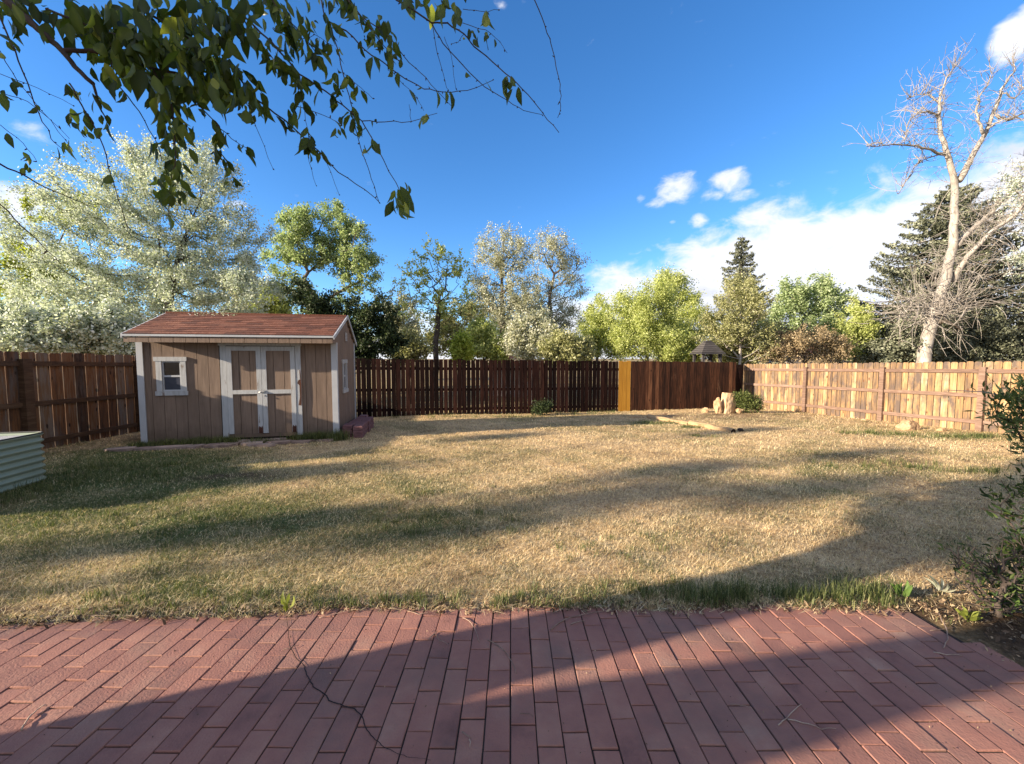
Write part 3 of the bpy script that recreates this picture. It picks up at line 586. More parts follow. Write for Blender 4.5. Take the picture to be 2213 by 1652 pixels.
# ------------------------------------------------------------------ block stack beside the shed
M_BLOCK = mat_noise('maroon_block', [(0, (.09, .042, .045)), (.5, (.165, .078, .08)), (1, (.25, .135, .13))], nscale=9, rough=.95, varamt=.5, bump=.8, bscale=60)
def shed_xy(u, v):
    c, s = math.cos(YAW), math.sin(YAW); return W0[0]+u*c-v*s, W0[1]+u*s+v*c
proto = None; ORD = ['first', 'second', 'third', 'fourth', 'fifth', 'sixth', 'seventh', 'eighth', 'ninth', 'tenth', 'eleventh', 'twelfth', 'thirteenth']
for row in range(7):
    for colm in range(2):
        for lay in range(3):
            if (row, colm, lay) in ((6, 1, 2), (6, 1, 1), (6,1,0)): continue
            u_, v_ = 3.62+.10+colm*.205+.012*math.sin(row*2.3+colm), .02+row*.285+random.uniform(-.01, .01)+(.06 if colm == 0 else 0)
            X_, Y_ = shed_xy(u_, v_+.14); zz = float(gz(X_, Y_))-.03+lay*.1+random.uniform(0, .003)+(.02 if row == 6 else 0)
            if proto is None:
                bm_ = MB(); b_ = .008
                bm_.bbox(-.095, .095, -.134, .134, 0, .094, .014, .5); o = bm_.build('retaining_block', M_BLOCK); proto = o
            else: o = proto.copy(); COL.objects.link(o)
            o.location = (X_, Y_, zz); o.rotation_euler = (random.uniform(-.02, .02), random.uniform(-.02, .02), YAW+random.uniform(-.05, .05))
            link_props(o, 'maroon block beside the shed, %s from the front, %s row, %s layer' % (ORD[row], ('inner', 'outer')[colm], ('bottom', 'middle', 'top')[lay]), 'block', 'retaining blocks stacked beside the shed')

# ------------------------------------------------------------------ flagstones in front of the shed
M_FLAG = mat_noise('flagstone', [(0, (.15, .10, .085)), (.4, (.27, .195, .16)), (.75, (.36, .27, .225)), (1, (.42, .34, .29))], nscale=6, rough=.9, varamt=.6, bump=.6, bscale=30)
FL = [(.05,-.62,.30,.14),(.42,-.60,.20,.13),(.85,-.57,.36,.15),(1.22,-.62,.16,.14),(1.62,-.55,.30,.17),(1.75,-.22,.2,.12),(2.12,-.50,.24,.13),(2.08,-.22,.22,.14),(2.55,-.42,.26,.16),(2.45,-.16,.2,.12),(2.95,-.40,.24,.12),(3.3,-.30,.30,.08),(2.35,-.68,.3,.08)]
for i, (u_, v_, ru, rv) in enumerate(FL):
    n = 7; pol = []
    for q in range(n):
        a = 2*math.pi*q/n+random.uniform(-.2, .2); c_, s_ = math.cos(a), math.sin(a); k_ = 1/max(abs(c_), abs(s_))
        pol.append((ru*c_*k_*.86*random.uniform(.86, 1.05), rv*s_*k_*.86*random.uniform(.84, 1.05)))
    b = MB(); b.prism(pol, (0, 0, 0), (1, 0, 0), (0, 1, 0), (0, 0, 1), .045, random.random())
    X_, Y_ = shed_xy(u_, v_); o = b.build('flagstone', M_FLAG); o.location = (X_, Y_, float(gz(X_, Y_))+.006)
    o.rotation_euler = (random.uniform(-.04, .04), random.uniform(-.04, .04), YAW+random.uniform(-.1, .1))
    link_props(o, 'flat reddish grey flagstone, %s from the left among those before the shed' % ORD[sorted(q[0] for q in FL).index(u_)], 'flagstone', 'flagstones before the shed')

# ------------------------------------------------------------------ corrugated planter
M_PLANT = mat_noise('sage_green_metal', [(0, (.20, .245, .18)), (1, (.27, .32, .235))], nscale=3, rough=.38, varamt=.1, bump=.03, spec=.5)
M_RIM = mat_noise('black_rubber', [(0, (.012, .012, .012)), (1, (.03, .03, .03))], rough=.6)
M_SOIL = mat_noise('planter_liner', [(0, (.22, .22, .23)), (1, (.42, .42, .43))], nscale=5, rough=.9, bump=.5)
pl = thing('raised_planter', (-6.44, 4.17, -.16), R(11), 'sage green corrugated metal raised garden planter at the left edge of the lawn', 'planter')
def rrect(hx, hy, r, n=7):
    P = []
    for (cx, cy, a0) in ((hx-r, hy-r, 0), (-hx+r, hy-r, 90), (-hx+r, -hy+r, 180), (hx-r, -hy+r, 270)):
        for q in range(n+1):
            a = R(a0+90*q/n); P.append((cx+r*math.cos(a), cy+r*math.sin(a), math.cos(a), math.sin(a)))
    return P
PH, HX, HY = .61, .56, .86
rr = rrect(HX, HY, .16); nv = 64; V = []
for i in range(nv+1):
    z = PH*i/nv; off_ = .017*math.sin(2*math.pi*z/.083)-.017
    V += [(p[0]+p[2]*off_, p[1]+p[3]*off_, z) for p in rr]
m_ = len(rr); F = [(i*m_+k_, i*m_+(k_+1) % m_, (i+1)*m_+(k_+1) % m_, (i+1)*m_+k_) for i in range(nv) for k_ in range(m_)]
b = MB(); b.add(V, F, .5)
inn = [(x*.965, y*.975, z) for x, y, z in V]; b.add(inn, [f[::-1] for f in F], .5)
b.build('corrugated_wall', M_PLANT, pl, smooth=True)
b = MB(); b.tube([(p[0]-.012*p[2], p[1]-.012*p[3], PH+.004) for p in rr]+[(rr[0][0]-.012, rr[0][1], PH+.004)], .011, 8); b.build('rim', M_RIM, pl, smooth=True)
b = MB(); b.add([(p[0]*.95, p[1]*.97, PH-.035+.01*math.sin(k_)) for k_, p in enumerate(rr)], [tuple(range(m_))], .5); b.build('liner', M_SOIL, pl)

# ------------------------------------------------------------------ rocks, timbers
M_STONE = mat_noise('sandstone', [(0, (.10, .055, .03)), (.3, (.32, .19, .10)), (.65, (.48, .33, .19)), (1, (.56, .43, .29))], nscale=5, rough=.95, varamt=.3, bump=.9, bscale=18)
def rock(name, size, seed, label, loc, rot=0, group=None, shape=None, mat=M_STONE, tilt=(0, 0), sub=4):
    bm = bmesh.new(); bmesh.ops.create_icosphere(bm, subdivisions=sub, radius=1); r_ = random.Random(seed)
    pl_ = [(Vector((r_.uniform(-1, 1), r_.uniform(-1, 1), r_.uniform(-1, 1))).normalized(), r_.uniform(.55, .85)) for _ in range(14)]
    for v in bm.verts:
        for nn, dd_ in pl_:
            k_ = v.co.dot(nn)
            if k_ > dd_: v.co -= nn*(k_-dd_)*.9
        q_ = v.co*2.2+Vector((seed*3.1, seed, 0)); v.co += v.co*(.16*mnoise.noise(q_)+.09*mnoise.noise(q_*2.7)+.05*mnoise.noise(q_*6))
        if shape: v.co = Vector(shape(*v.co))
        v.co = Vector((v.co.x*size[0], v.co.y*size[1], v.co.z*size[2]))
    me = bpy.data.meshes.new(name); bm.to_mesh(me); bm.free(); me.materials.append(mat)
    a = me.attributes.new('var', 'FLOAT', 'POINT'); a.data.foreach_set('value', [r_.random()]*len(me.vertices))
    o = bpy.data.objects.new(name, me); COL.objects.link(o); o.location = loc; o.rotation_euler = (tilt[0], tilt[1], rot)
    return link_props(o, label, 'rock', group)
def gl(x, y, dz=0): return (x, y, float(gz(x, y))+dz)
cube = lambda x, y, z: (x*(1-.15*z), y, z)
rock('standing_rock', (.27, .16, .80), 3, 'tall pale sandstone slab standing upright beside the leafy round bush', gl(7.05, 12.75, .13), .25, shape=lambda x, y, z: (max(-.75, min(.75, x*1.4))*(1.0 if z > -.2 else 1-.5*(-z-.2)), y, max(-1, min(.62, z))*1.05), tilt=(0, .08))
rock('standing_rock', (.15, .12, .36), 8, 'narrow pale rock leaning on the left of the tall sandstone slab', gl(6.68, 12.7, .19), .2, tilt=(0, -.15))
rock('rounded_rock', (.14, .13, .15), 12, 'low tan rock at the left end of the standing stones', gl(6.42, 13.05, .04), .4)
rock('rounded_rock', (.10, .09, .09), 15, 'small brown rock tucked between the sandstone slab and the bush', gl(7.33, 12.6, .10), .4)
rock('flat_rock', (.26, .09, .055), 19, 'flat pale stone lying on the dirt before the back fence', gl(4.93, 12.75, .0), .35)
rock('fence_rock', (.34, .12, .20), 31, 'cracked orange sandstone block against the foot of the cedar fence', gl(9.72, 9.6, .06), 1.35-math.pi/2+.25, sub=4)
rock('fence_rock', (.14, .10, .09), 33, 'small grey stone at the foot of the cedar fence by the third post', gl(10.3, 9.35, .02), .8)
rock('dirt_clod', (.10, .08, .06), 41, 'dark clod of earth beside the cut end of the timber', gl(5.42, 9.25, .02), .8, mat=M_DARK)
M_TIMBER = mat_noise('landscape_timber', [(0, (.10, .06, .03)), (.35, (.33, .205, .105)), (.7, (.45, .31, .17)), (1, (.54, .40, .24))], scale=(12, 1, 12), nscale=2.5, rough=.9, varamt=.2, bump=.6)
M_CUT = mat_noise('dark_cut_end', [(0, (.01, .006, .004)), (1, (.045, .025, .015))], nscale=12, rough=.95)  # mottled dark brown for the timber ends
def timber(p0, p1, r0, label):
    p0 = np.array(p0, float); p1 = np.array(p1, float); L = np.hypot(*(p1-p0)[:2]); b = MB()
    n = 8; pts_ = [(0, L*i/n, .012*math.sin(i*1.7)) for i in range(n+1)]
    b.tube(pts_, [r0*(1+.03*math.sin(i*2.1)) for i in range(n+1)], 14, .5, cap=False)
    t_ = thing('landscape_timber', tuple(p0), -math.atan2(p1[0]-p0[0], p1[1]-p0[1]), label, 'timber')
    b.build('log', M_TIMBER, t_, smooth=True); e = MB()
    for yy, zz in ((0, pts_[0][2]), (L, pts_[-1][2])):
        s_ = -1 if yy == 0 else 1
        e.add([(r0*.99*math.cos(2*math.pi*k_/14), yy+s_*.001, zz+r0*.99*math.sin(2*math.pi*k_/14)) for k_ in range(14)]+[(0, yy-s_*.02, zz)], [(k_, (k_+1) % 14, 14) if s_ > 0 else ((k_+1) % 14, k_, 14) for k_ in range(14)], .3)
    e.build('cut_end', M_CUT, t_)
    return t_
timber(gl(5.18, 9.12, .01), gl(4.75, 10.4, .01), .085, 'nearer round wooden timber with a dark hollow end, edging the dirt bed')
timber(gl(4.73, 10.45, .0), gl(4.15, 11.85, -.02), .08, 'farther round wooden timber, half sunk in the dirt bed')
rock('flat_rock', (.30, .12, .05), 52, 'pale weathered wood stump at the far end of the timber edging', gl(3.85, 11.95, .0), .2, mat=M_TIMBER)

# ------------------------------------------------------------------ twigs on the bricks
M_TWIG = mat_noise('dry_twig', [(0, (.14, .085, .06)), (.5, (.28, .19, .14)), (1, (.42, .31, .23))], nscale=20, rough=.9, varamt=.6)
TW = [
 ('curved bark sliver lying in the sunlit bricks at the lower left', [(46,1581),(56,1565),(72,1545),(88,1532),(102,1527)], .0035),
 ('forked pale twig in the middle of the right half of the patio', [(1682,1570),(1700,1555),(1732,1524)], .0028),
 ('thin long stem running right from the forked pale twig', [(1702,1557),(1735,1565),(1775,1578),(1807,1577)], .0022),
 ('long curved pale twig at the lawn edge right of centre', [(1190,1363),(1210,1347),(1240,1335),(1290,1325),(1350,1320)], .0030),
 ('short curved pale twig below the long one right of centre', [(1233,1351),(1250,1346),(1266,1345)], .0026),
 ('arched pale twig lying along the centre of the patio', [(1054,1385),(1075,1397),(1095,1415),(1110,1440),(1116,1458)], .0028),
 ('slim twig bent over the bricks left of the arched one', [(1000,1337),(1015,1345),(1028,1365),(1036,1390)], .0022),
 ('small T-shaped broken twig left of centre', [(927,1384),(940,1371),(946,1366)], .0030),
 ('dark scrap of twig beside the T-shaped one', [(941,1373),(950,1386),(967,1394)], .0022),
 ('little bent twig near the bottom of the patio', [(998,1584),(1008,1593),(1017,1599)], .0030),
 ('short straight twig hanging from the little bent one', [(1014,1600),(1017,1608),(1015,1617)], .0028),
 ('fine straw across a joint at the lower centre', [(1124,1544),(1138,1545),(1152,1550)], .0014),
 ('knobbly brown twig at the right corner of the patio', [(2026,1322),(2036,1345),(2047,1365),(2048,1385),(2039,1403)], .0034),
 ('thin side stem crossing the knobbly brown twig', [(2010,1365),(2040,1362),(2066,1358)], .0020),
 ('dark stick along the edge of the right-hand mulch', [(2018,1402+10),(2045,1418),(2078,1419)], .0030),
 ('crooked twig in the lawn edge at the upper left of the patio', [(880,1322),(905,1330),(930,1327)], .0022),
 ('short twig on the crack at the left of centre', [(612,1420-14),(625,1404),(646,1396)], .0016),
 ('thin twig on the shaded bricks at the right', [(1580,1524),(1600,1527),(1622,1533)], .0016),
 ('pale root lying on the lawn edge at the left', [(113,1345),(135,1338),(180,1334),(240,1333),(315,1335)], .0034),
 ('pale stem with a fork at the lawn edge at the left', [(190,1332),(210,1338),(250,1336),(290,1345)], .0026),
 ('bent straw at the lawn edge right of the crack', [(690,1337),(720,1330),(760,1322)], .0020),
]
for (lab, pp, rr_) in TW:
    b = MB(); q = [on_patio(px, py, rr_*1.0+.001) for px, py in pp]
    fine = []
    for i in range(len(q)-1):
        for s_ in range(4): fine.append(q[i]+(q[i+1]-q[i])*s_/4+np.array([random.uniform(-1, 1)*.0012, random.uniform(-1, 1)*.0012, .004*math.sin(math.pi*s_/4)+.002*(i % 2)]))
    fine.append(q[-1]); n = len(fine); c0 = fine[0].copy()
    b.tube([p-c0 for p in fine], [rr_*(1-.55*i/n)*random.uniform(.85, 1.15) for i in range(n)], 6)
    o = b.build('twig', M_TWIG, smooth=True, loc=tuple(c0)); link_props(o, lab, 'twig', 'twigs lying on the patio')

# ------------------------------------------------------------------ trees
def tubes_np(A, B, ra, rb, sides):
    """many short tapered prisms, one per segment"""
    A = np.asarray(A); B = np.asarray(B); d = B-A; L = np.linalg.norm(d, axis=1, keepdims=True)+1e-9; d = d/L
    ref = np.where(np.abs(d[:, 2:3]) < .9, np.array([[0, 0, 1.0]]), np.array([[1.0, 0, 0]]))
    u = np.cross(d, ref); u /= np.linalg.norm(u, axis=1, keepdims=True)+1e-9; v = np.cross(d, u)
    V = []
    for P, r in ((A, ra), (B+d*0.0, rb)):
        for k_ in range(sides):
            a = 2*math.pi*k_/sides; V.append(P+(u*math.cos(a)+v*math.sin(a))*np.asarray(r)[:, None])
    V = np.stack(V, 1); n = len(A); base = np.arange(n)[:, None]*2*sides
    F = np.concatenate([base+np.array([k_, (k_+1) % sides, sides+(k_+1) % sides, sides+k_]) for k_ in range(sides)], 0)
    return V.reshape(-1, 3), F
def leaf_quads(C, size, g, flat=0.0, aspect=.6, hang=0.0, nrm_bias=None):
    n = len(C); a = g.standard_normal((n, 3)); a[:, 2] = a[:, 2]*(1-flat)-hang; a /= np.linalg.norm(a, axis=1, keepdims=True)
    b = np.cross(a, g.standard_normal((n, 3))); b /= np.linalg.norm(b, axis=1, keepdims=True)
    s = (size*(.6+.8*g.random(n)))[:, None] if np.ndim(size) == 0 else size[:, None]
    V = np.stack([C-a*s*.5, C-b*s*.5*aspect, C+a*s*.5, C+b*s*.5*aspect], 1)
    return V.reshape(-1, 3), np.arange(n*4).reshape(-1, 4)
class Skel: pass
def grow(g, root, trunk, ells, n, alpha=.35, step=.35, shell=.45, wob=.05, gapn=.35, rise=.12):
    """nodes and parents: attractors inside the crown ellipsoids, each joined by a curved twig to the cheapest node"""
    pts = []; vols = np.array([e[3]*e[4]*e[5] for e in ells])**.8; cnt = (n*vols/vols.sum()).astype(int)+1
    for e, c in zip(ells, cnt):
        q = g.standard_normal((c*3, 3)); q /= np.linalg.norm(q, axis=1, keepdims=True); q *= g.random((len(q), 1))**shell
        f = 1+.18*np.sin(q[:, 0]*5+e[0])*np.sin(q[:, 2]*6+e[1])+.12*np.sin(q[:, 1]*9+q[:, 2]*7)
        q = q*f[:, None]*np.array(e[3:6])+np.array(e[:3])
        k_ = 2.2/max(.6, np.mean(e[3:6])); h = np.sin(q[:, 0]*k_*1.7+1)+np.sin(q[:, 2]*k_*2.1+2+q[:, 0]*k_)+np.sin(q[:, 1]*k_*1.9)
        q = q[h > -3*(1-gapn)+1.2*gapn][:c] if gapn > 0 else q[:c]
        pts.append(q)
    A = np.concatenate(pts); A = A[A[:, 2] > root[2]+.3]
    P = [np.array(p, float) for p in trunk]; par = [-1]+list(range(len(P)-1)); plen = [0.0]
    for i in range(1, len(P)): plen.append(plen[-1]+np.linalg.norm(P[i]-P[i-1]))
    cap = len(A)*14+len(P)+10; PP = np.zeros((cap, 3)); PL = np.zeros(cap); PA = np.full(cap, -1); m = len(P)
    PP[:m] = P; PL[:m] = plen; PA[:m] = par; ntr = m
    order = np.argsort(np.linalg.norm(A-P[-1], axis=1)*(.8+.4*g.random(len(A)))); tips = []
    for i in order:
        a = A[i]; d = a-PP[:m]; dist = np.linalg.norm(d, axis=1)
        cost = dist+alpha*PL[:m]+np.where(d[:, 2] < -.1*dist, .6*dist, 0); cost[0] += 5
        j = int(np.argmin(cost)); L = dist[j]; k_ = max(1, min(12, int(L/step))); s = PP[j].copy()
        per = g.standard_normal(3)*wob*L
        prev = j
        for q in range(1, k_+1):
            t = q/k_; p = s+(a-s)*t+per*math.sin(math.pi*t)+np.array([0, 0, -rise*L*math.sin(math.pi*t)])+g.standard_normal(3)*wob*.25*step
            if q == k_: p = a
            if m >= cap: break
            PP[m] = p; PL[m] = PL[prev]+L/k_; PA[m] = prev; prev = m; m += 1
        tips.append(prev)
    S = Skel(); S.P = PP[:m]; S.par = PA[:m]; S.ntr = ntr; S.tips = np.array(tips); return S
def radii(S, tip, base, ex=2.3):
    m = len(S.P); w_ = np.zeros(m); ch = np.zeros(m, int); np.add.at(ch, S.par[1:], 1); w_[ch == 0] = 1
    for i in range(m-1, 0, -1): w_[S.par[i]] += w_[i]
    r = tip*w_**(1/ex); k_ = base/r[0]
    if k_ < 1: r = np.maximum(tip, r*k_)
    else: r = r*(1+(k_-1)*np.clip(w_/w_[0], 0, 1)**1.3)
    return r, w_
M_BARK = mat_noise('grey_bark', [(0, (.045, .035, .028)), (.5, (.12, .095, .075)), (1, (.22, .18, .15))], scale=(1, 1, .4), nscale=10, rough=.95, bump=.8, varamt=.3)
M_BARKD = mat_noise('dark_bark', [(0, (.02, .014, .012)), (.5, (.06, .045, .037)), (1, (.11, .085, .07))], scale=(1, 1, .4), nscale=10, rough=.95, bump=.8, varamt=.3)
M_BARKP = mat_noise('pale_bark', [(0, (.08, .066, .056)), (.4, (.27, .235, .205)), (.7, (.37, .335, .30)), (1, (.47, .44, .41))], scale=(1, 1, .3), nscale=9, rough=.95, bump=.9, varamt=.2)
def tree(name, label, cat, seed, D, basex, trunk_px, ells_px, n, leaves, lsize, lmat, bark=M_BARK, base_r=.14, tip=.006, spread=.14, alpha=.35, dz=.75, gapn=.35, leafw=3, wob=.06, group=None, shell=.45, topbias=None, aspect=.6, hang=0.0, rise=.12, cname='crown', tmin=0.0):
    g = np.random.default_rng(seed); gzb = -.035*min(D, 17)-.05
    b0 = at(basex, 775, D); root = np.array([b0[0], b0[1], gzb])
    tr_ = [root]
    for (px, py) in trunk_px: p = at(px, py, D+g.normal()*.1); tr_.append(p)
    T = [tr_[0]]
    for a, b in zip(tr_, tr_[1:]):
        k_ = max(2, int(np.linalg.norm(b-a)/.5))
        for q in range(1, k_+1): T.append(a+(b-a)*q/k_+(g.standard_normal(3)*.02 if q < k_ else 0))
    ells = []
    for (cx, cy, rx, ry) in ells_px:
        c = at(cx, cy, D); s = D/FPX; ells.append((c[0], c[1]+g.normal()*.15*rx*s, c[2], rx*s*1.1, rx*s*dz, ry*s*1.1))
    S = grow(g, root, T, ells, n, alpha=alpha, gapn=gapn, wob=wob, shell=shell, rise=rise, step=.3*D/18)
    r, w_ = radii(S, tip, base_r)
    i = np.arange(1, len(S.P)); pa = S.par[i]
    th_ = thing(name, tuple(root), 0, label, cat, group)
    A = S.P[pa]-root; B = S.P[i]-root; rp = np.minimum(r[pa], r[i]*1.7)
    big = r[i] > base_r*.12
    Vb, Fb = tubes_np(A[big], B[big], rp[big], r[i][big], 8); Vs, Fs = tubes_np(A[~big], B[~big], rp[~big], r[i][~big], 3)
    np_mesh('trunk', np.concatenate([Vb, Vs]), np.concatenate([Fb, Fs+len(Vb)]), bark, parent=th_, var=np.full(len(Vb)+len(Vs), .5), smooth=True)
    if leaves:
        thin = np.where((w_[i] <= leafw))[0]; LA = A[thin]; LB = B[thin]
        if tmin: ok = (LB[:, 2] > tmin); LA, LB = LA[ok], LB[ok]
        leaves = int(leaves*1.45); e = g.integers(0, len(LA), leaves); t = g.random(leaves)[:, None]
        dens = .5+.5*np.sin(LB[:, 0]*3+LB[:, 2]*2.3+seed); sel = g.random(leaves) < .35+.65*dens[e]; e = e[sel]; t = t[sel]
        C = LA[e]+(LB[e]-LA[e])*t+g.standard_normal((len(e), 3))*spread*(.4+.6*g.random((len(e), 1)))
        V, F = leaf_quads(C, lsize*1.12, g, hang=hang, aspect=aspect)
        tone = g.random(len(LA)); var = np.clip(.5+.30*(tone[e]-.5)+.22*g.standard_normal(len(e)), 0, 1)
        np_mesh(cname, V, F, lmat, parent=th_, var=np.repeat(var, 4))
    return th_, S, root
L_WHITE = leaf_mat('blossom_and_leaf', [(0, (.11, .14, .07)), (.3, (.34, .39, .27)), (.55, (.62, .66, .58)), (1, (.82, .85, .84))], trans=.3)
L_LIME = leaf_mat('lime_leaf', [(0, (.16, .20, .03)), (.5, (.38, .43, .07)), (1, (.60, .62, .18))], trans=.5)
L_POP = leaf_mat('fresh_green_leaf', [(0, (.15, .20, .08)), (.5, (.33, .41, .20)), (1, (.60, .65, .42))], trans=.45)
L_DARK = leaf_mat('dark_green_leaf', [(0, (.012, .02, .008)), (.6, (.035, .055, .018)), (1, (.09, .12, .04))], trans=.15)
L_PALE = leaf_mat('pale_bud', [(0, (.20, .19, .11)), (.5, (.46, .46, .35)), (1, (.74, .74, .65))], trans=.4)
L_OLIVE = leaf_mat('olive_leaf', [(0, (.18, .18, .07)), (.5, (.34, .34, .16)), (1, (.52, .50, .30))], trans=.4)
L_SPRING = leaf_mat('spring_leaf', [(0, (.20, .24, .06)), (.5, (.46, .50, .17)), (1, (.72, .74, .38))], trans=.5)
L_BROWN = leaf_mat('russet_twig_leaf', [(0, (.15, .11, .06)), (.5, (.32, .24, .14)), (1, (.48, .39, .26))], trans=.3)
L_NEEDLE = leaf_mat('spruce_needles', [(0, (.035, .04, .025)), (.5, (.13, .14, .09)), (1, (.33, .34, .24))], trans=.1)

tree('flowering_tree', 'huge white blossoming tree towering behind the shed and the left fence', 'tree', 11, 15.5, 352, [(366,640),(385,560),(405,500),(430,440)],
     [(350,430,150,120),(210,520,160,140),(480,520,80,100),(300,600,230,90),(110,650,110,80),(430,640,130,80),(310,350,70,60),(445,360,70,70),(530,500,45,60),(500,610,70,60),(200,690,200,60)], 1100, 150000, .068, L_WHITE, bark=M_BARKD, base_r=.26, tip=.007, spread=.17, dz=.7, gapn=.25, leafw=4)
tree('lime_tree', 'bright lime green tree at the far left above the fence', 'tree', 12, 17.5, 60, [(60,660),(70,600)],
     [(60,570,80,50),(110,600,60,50),(10,450,10,50),(60,450,9,50),(100,445,12,45),(185,450,55,40),(20,630,60,40)], 300, 22000, .085, L_LIME, base_r=.12, spread=.11, gapn=.3, leafw=3)
tree('poplar_tree', 'leafy green poplar with several bare stems right of the white tree', 'tree', 13, 23, 705, [(705,735)],
     [(630,505,50,45),(655,480,40,32),(705,480,50,40),(765,520,45,45),(790,575,35,28),(610,560,40,30),(740,560,60,40),(680,545,60,35),(640,610,40,25),(770,610,40,20)], 460, 34000, .11, L_POP, bark=M_BARK, base_r=.15, tip=.010, spread=.19, gapn=.35, rise=-.04, alpha=.12)
tree('dark_tree', 'dark leafed dense round tree just behind the right end of the shed roof', 'tree', 14, 14.5, 745, [(748,740),(760,700)],
     [(645,628,42,26),(700,660,60,35),(780,690,75,55),(830,700,36,55),(720,715,70,40),(830,750,45,30),(780,745,90,40)], 420, 40000, .075, L_DARK, bark=M_BARKD, base_r=.12, spread=.13, gapn=.2)
tree('sparse_tree', 'slender half bare tree with dark branches and a few pale leaves, centre left', 'tree', 15, 19, 942, [(941,740),(946,690),(950,640)],
     [(940,570,55,50),(895,600,45,40),(890,660,35,30),(985,590,35,45),(990,660,45,45),(940,640,60,60)], 280, 4600, .10, L_SPRING, bark=M_BARKD, base_r=.13, tip=.008, spread=.12, gapn=.1, leafw=1, alpha=.15, rise=-.12, tmin=3.0)
tree('pale_elm', 'tall pale budding elm with twin trunks in the middle of the view', 'tree', 16, 25, 1085, [(1087,740),(1085,690),(1085,620),(1083,560)],
     [(1082,540,52,48),(1050,600,40,60),(1120,570,40,70),(1060,680,55,50),(1130,660,50,60),(1025,650,35,40)], 560, 30000, .085, L_PALE, bark=M_BARK, base_r=.22, tip=.011, spread=.22, gapn=.15, rise=-.05)
tree('pale_elm', 'wispy pale elm leaning right behind the twin trunked elm', 'tree', 17, 28, 1195, [(1192,740),(1190,680),(1185,620)],
     [(1190,535,45,42),(1225,600,40,70),(1160,640,35,60),(1215,690,50,45),(1250,565,22,22)], 500, 22000, .085, L_PALE, bark=M_BARK, base_r=.2, tip=.011, spread=.24, gapn=.15, rise=-.05)
tree('spring_tree', 'yellow green young tree rising right of the wispy elm', 'tree', 18, 20, 1290, [(1290,740),(1290,700)],
     [(1290,705,42,60),(1270,745,45,30),(1330,730,40,40)], 240, 26000, .070, L_SPRING, base_r=.08, spread=.16, gapn=.2, rise=-.1)
tree('spring_tree', 'broad yellow green tree behind the mustard boards', 'tree', 19, 19, 1400, [(1398,740),(1395,700)],
     [(1385,665,55,60),(1350,700,40,60),(1420,630,38,40),(1400,735,85,40),(1430,690,50,50)], 420, 48000, .070, L_SPRING, base_r=.1, spread=.22, gapn=.2, rise=-.16)
tree('spring_tree', 'tall pale green tree with a pointed top left of the far spruce', 'tree', 20, 22, 1470, [(1468,740),(1466,660)],
     [(1455,610,30,38),(1470,650,42,55),(1490,710,50,55),(1440,740,50,30)], 320, 32000, .078, L_SPRING, base_r=.1, spread=.22, gapn=.25, rise=-.16)
tree('olive_bush', 'half bare olive green bush with pale stems behind the fence corner', 'bush', 21, 17.5, 1600, [(1600,750)],
     [(1600,670,58,60),(1560,720,50,50),(1640,730,55,50),(1600,620,35,30)], 420, 24000, .07, L_OLIVE, bark=M_BARKP, base_r=.06, tip=.007, spread=.14, gapn=.2, rise=-.15)
tree('green_tree', 'fresh green spreading tree between the two spruces', 'tree', 22, 21, 1735, [(1732,720),(1728,690)],
     [(1740,640,60,50),(1700,660,40,50),(1790,640,40,40),(1670,720,30,60),(1800,690,40,40),(1745,700,60,40)], 380, 27000, .10, L_POP, base_r=.1, spread=.17, gapn=.25, rise=-.08)
tree('russet_bush', 'reddish brown twiggy bush above the cedar fence', 'bush', 23, 17.5, 1740, [(1740,765)],
     [(1740,745,70,42),(1680,755,45,35),(1800,755,45,35)], 380, 24000, .06, L_BROWN, bark=M_BARK, base_r=.05, tip=.006, spread=.13, gapn=.15, rise=-.15)
tree('green_bush', 'yellow green bush squeezed between the russet bush and the large spruce', 'bush', 24, 18.5, 1850, [(1850,750)],
     [(1850,700,38,50),(1875,745,40,40),(1825,735,30,40)], 240, 16000, .075, L_SPRING, base_r=.06, spread=.14, gapn=.2, rise=-.1)
tree('pale_tree', 'sparse pale leaved tree cut off by the right edge of the view', 'tree', 25, 16.5, 2290, [(2285,600),(2260,480)],
     [(2210,400,40,50),(2230,470,60,50),(2260,380,60,60),(2200,560,30,40)], 260, 5000, .07, L_WHITE, bark=M_BARKP, base_r=.16, tip=.008, spread=.13, gapn=.1, leafw=2)
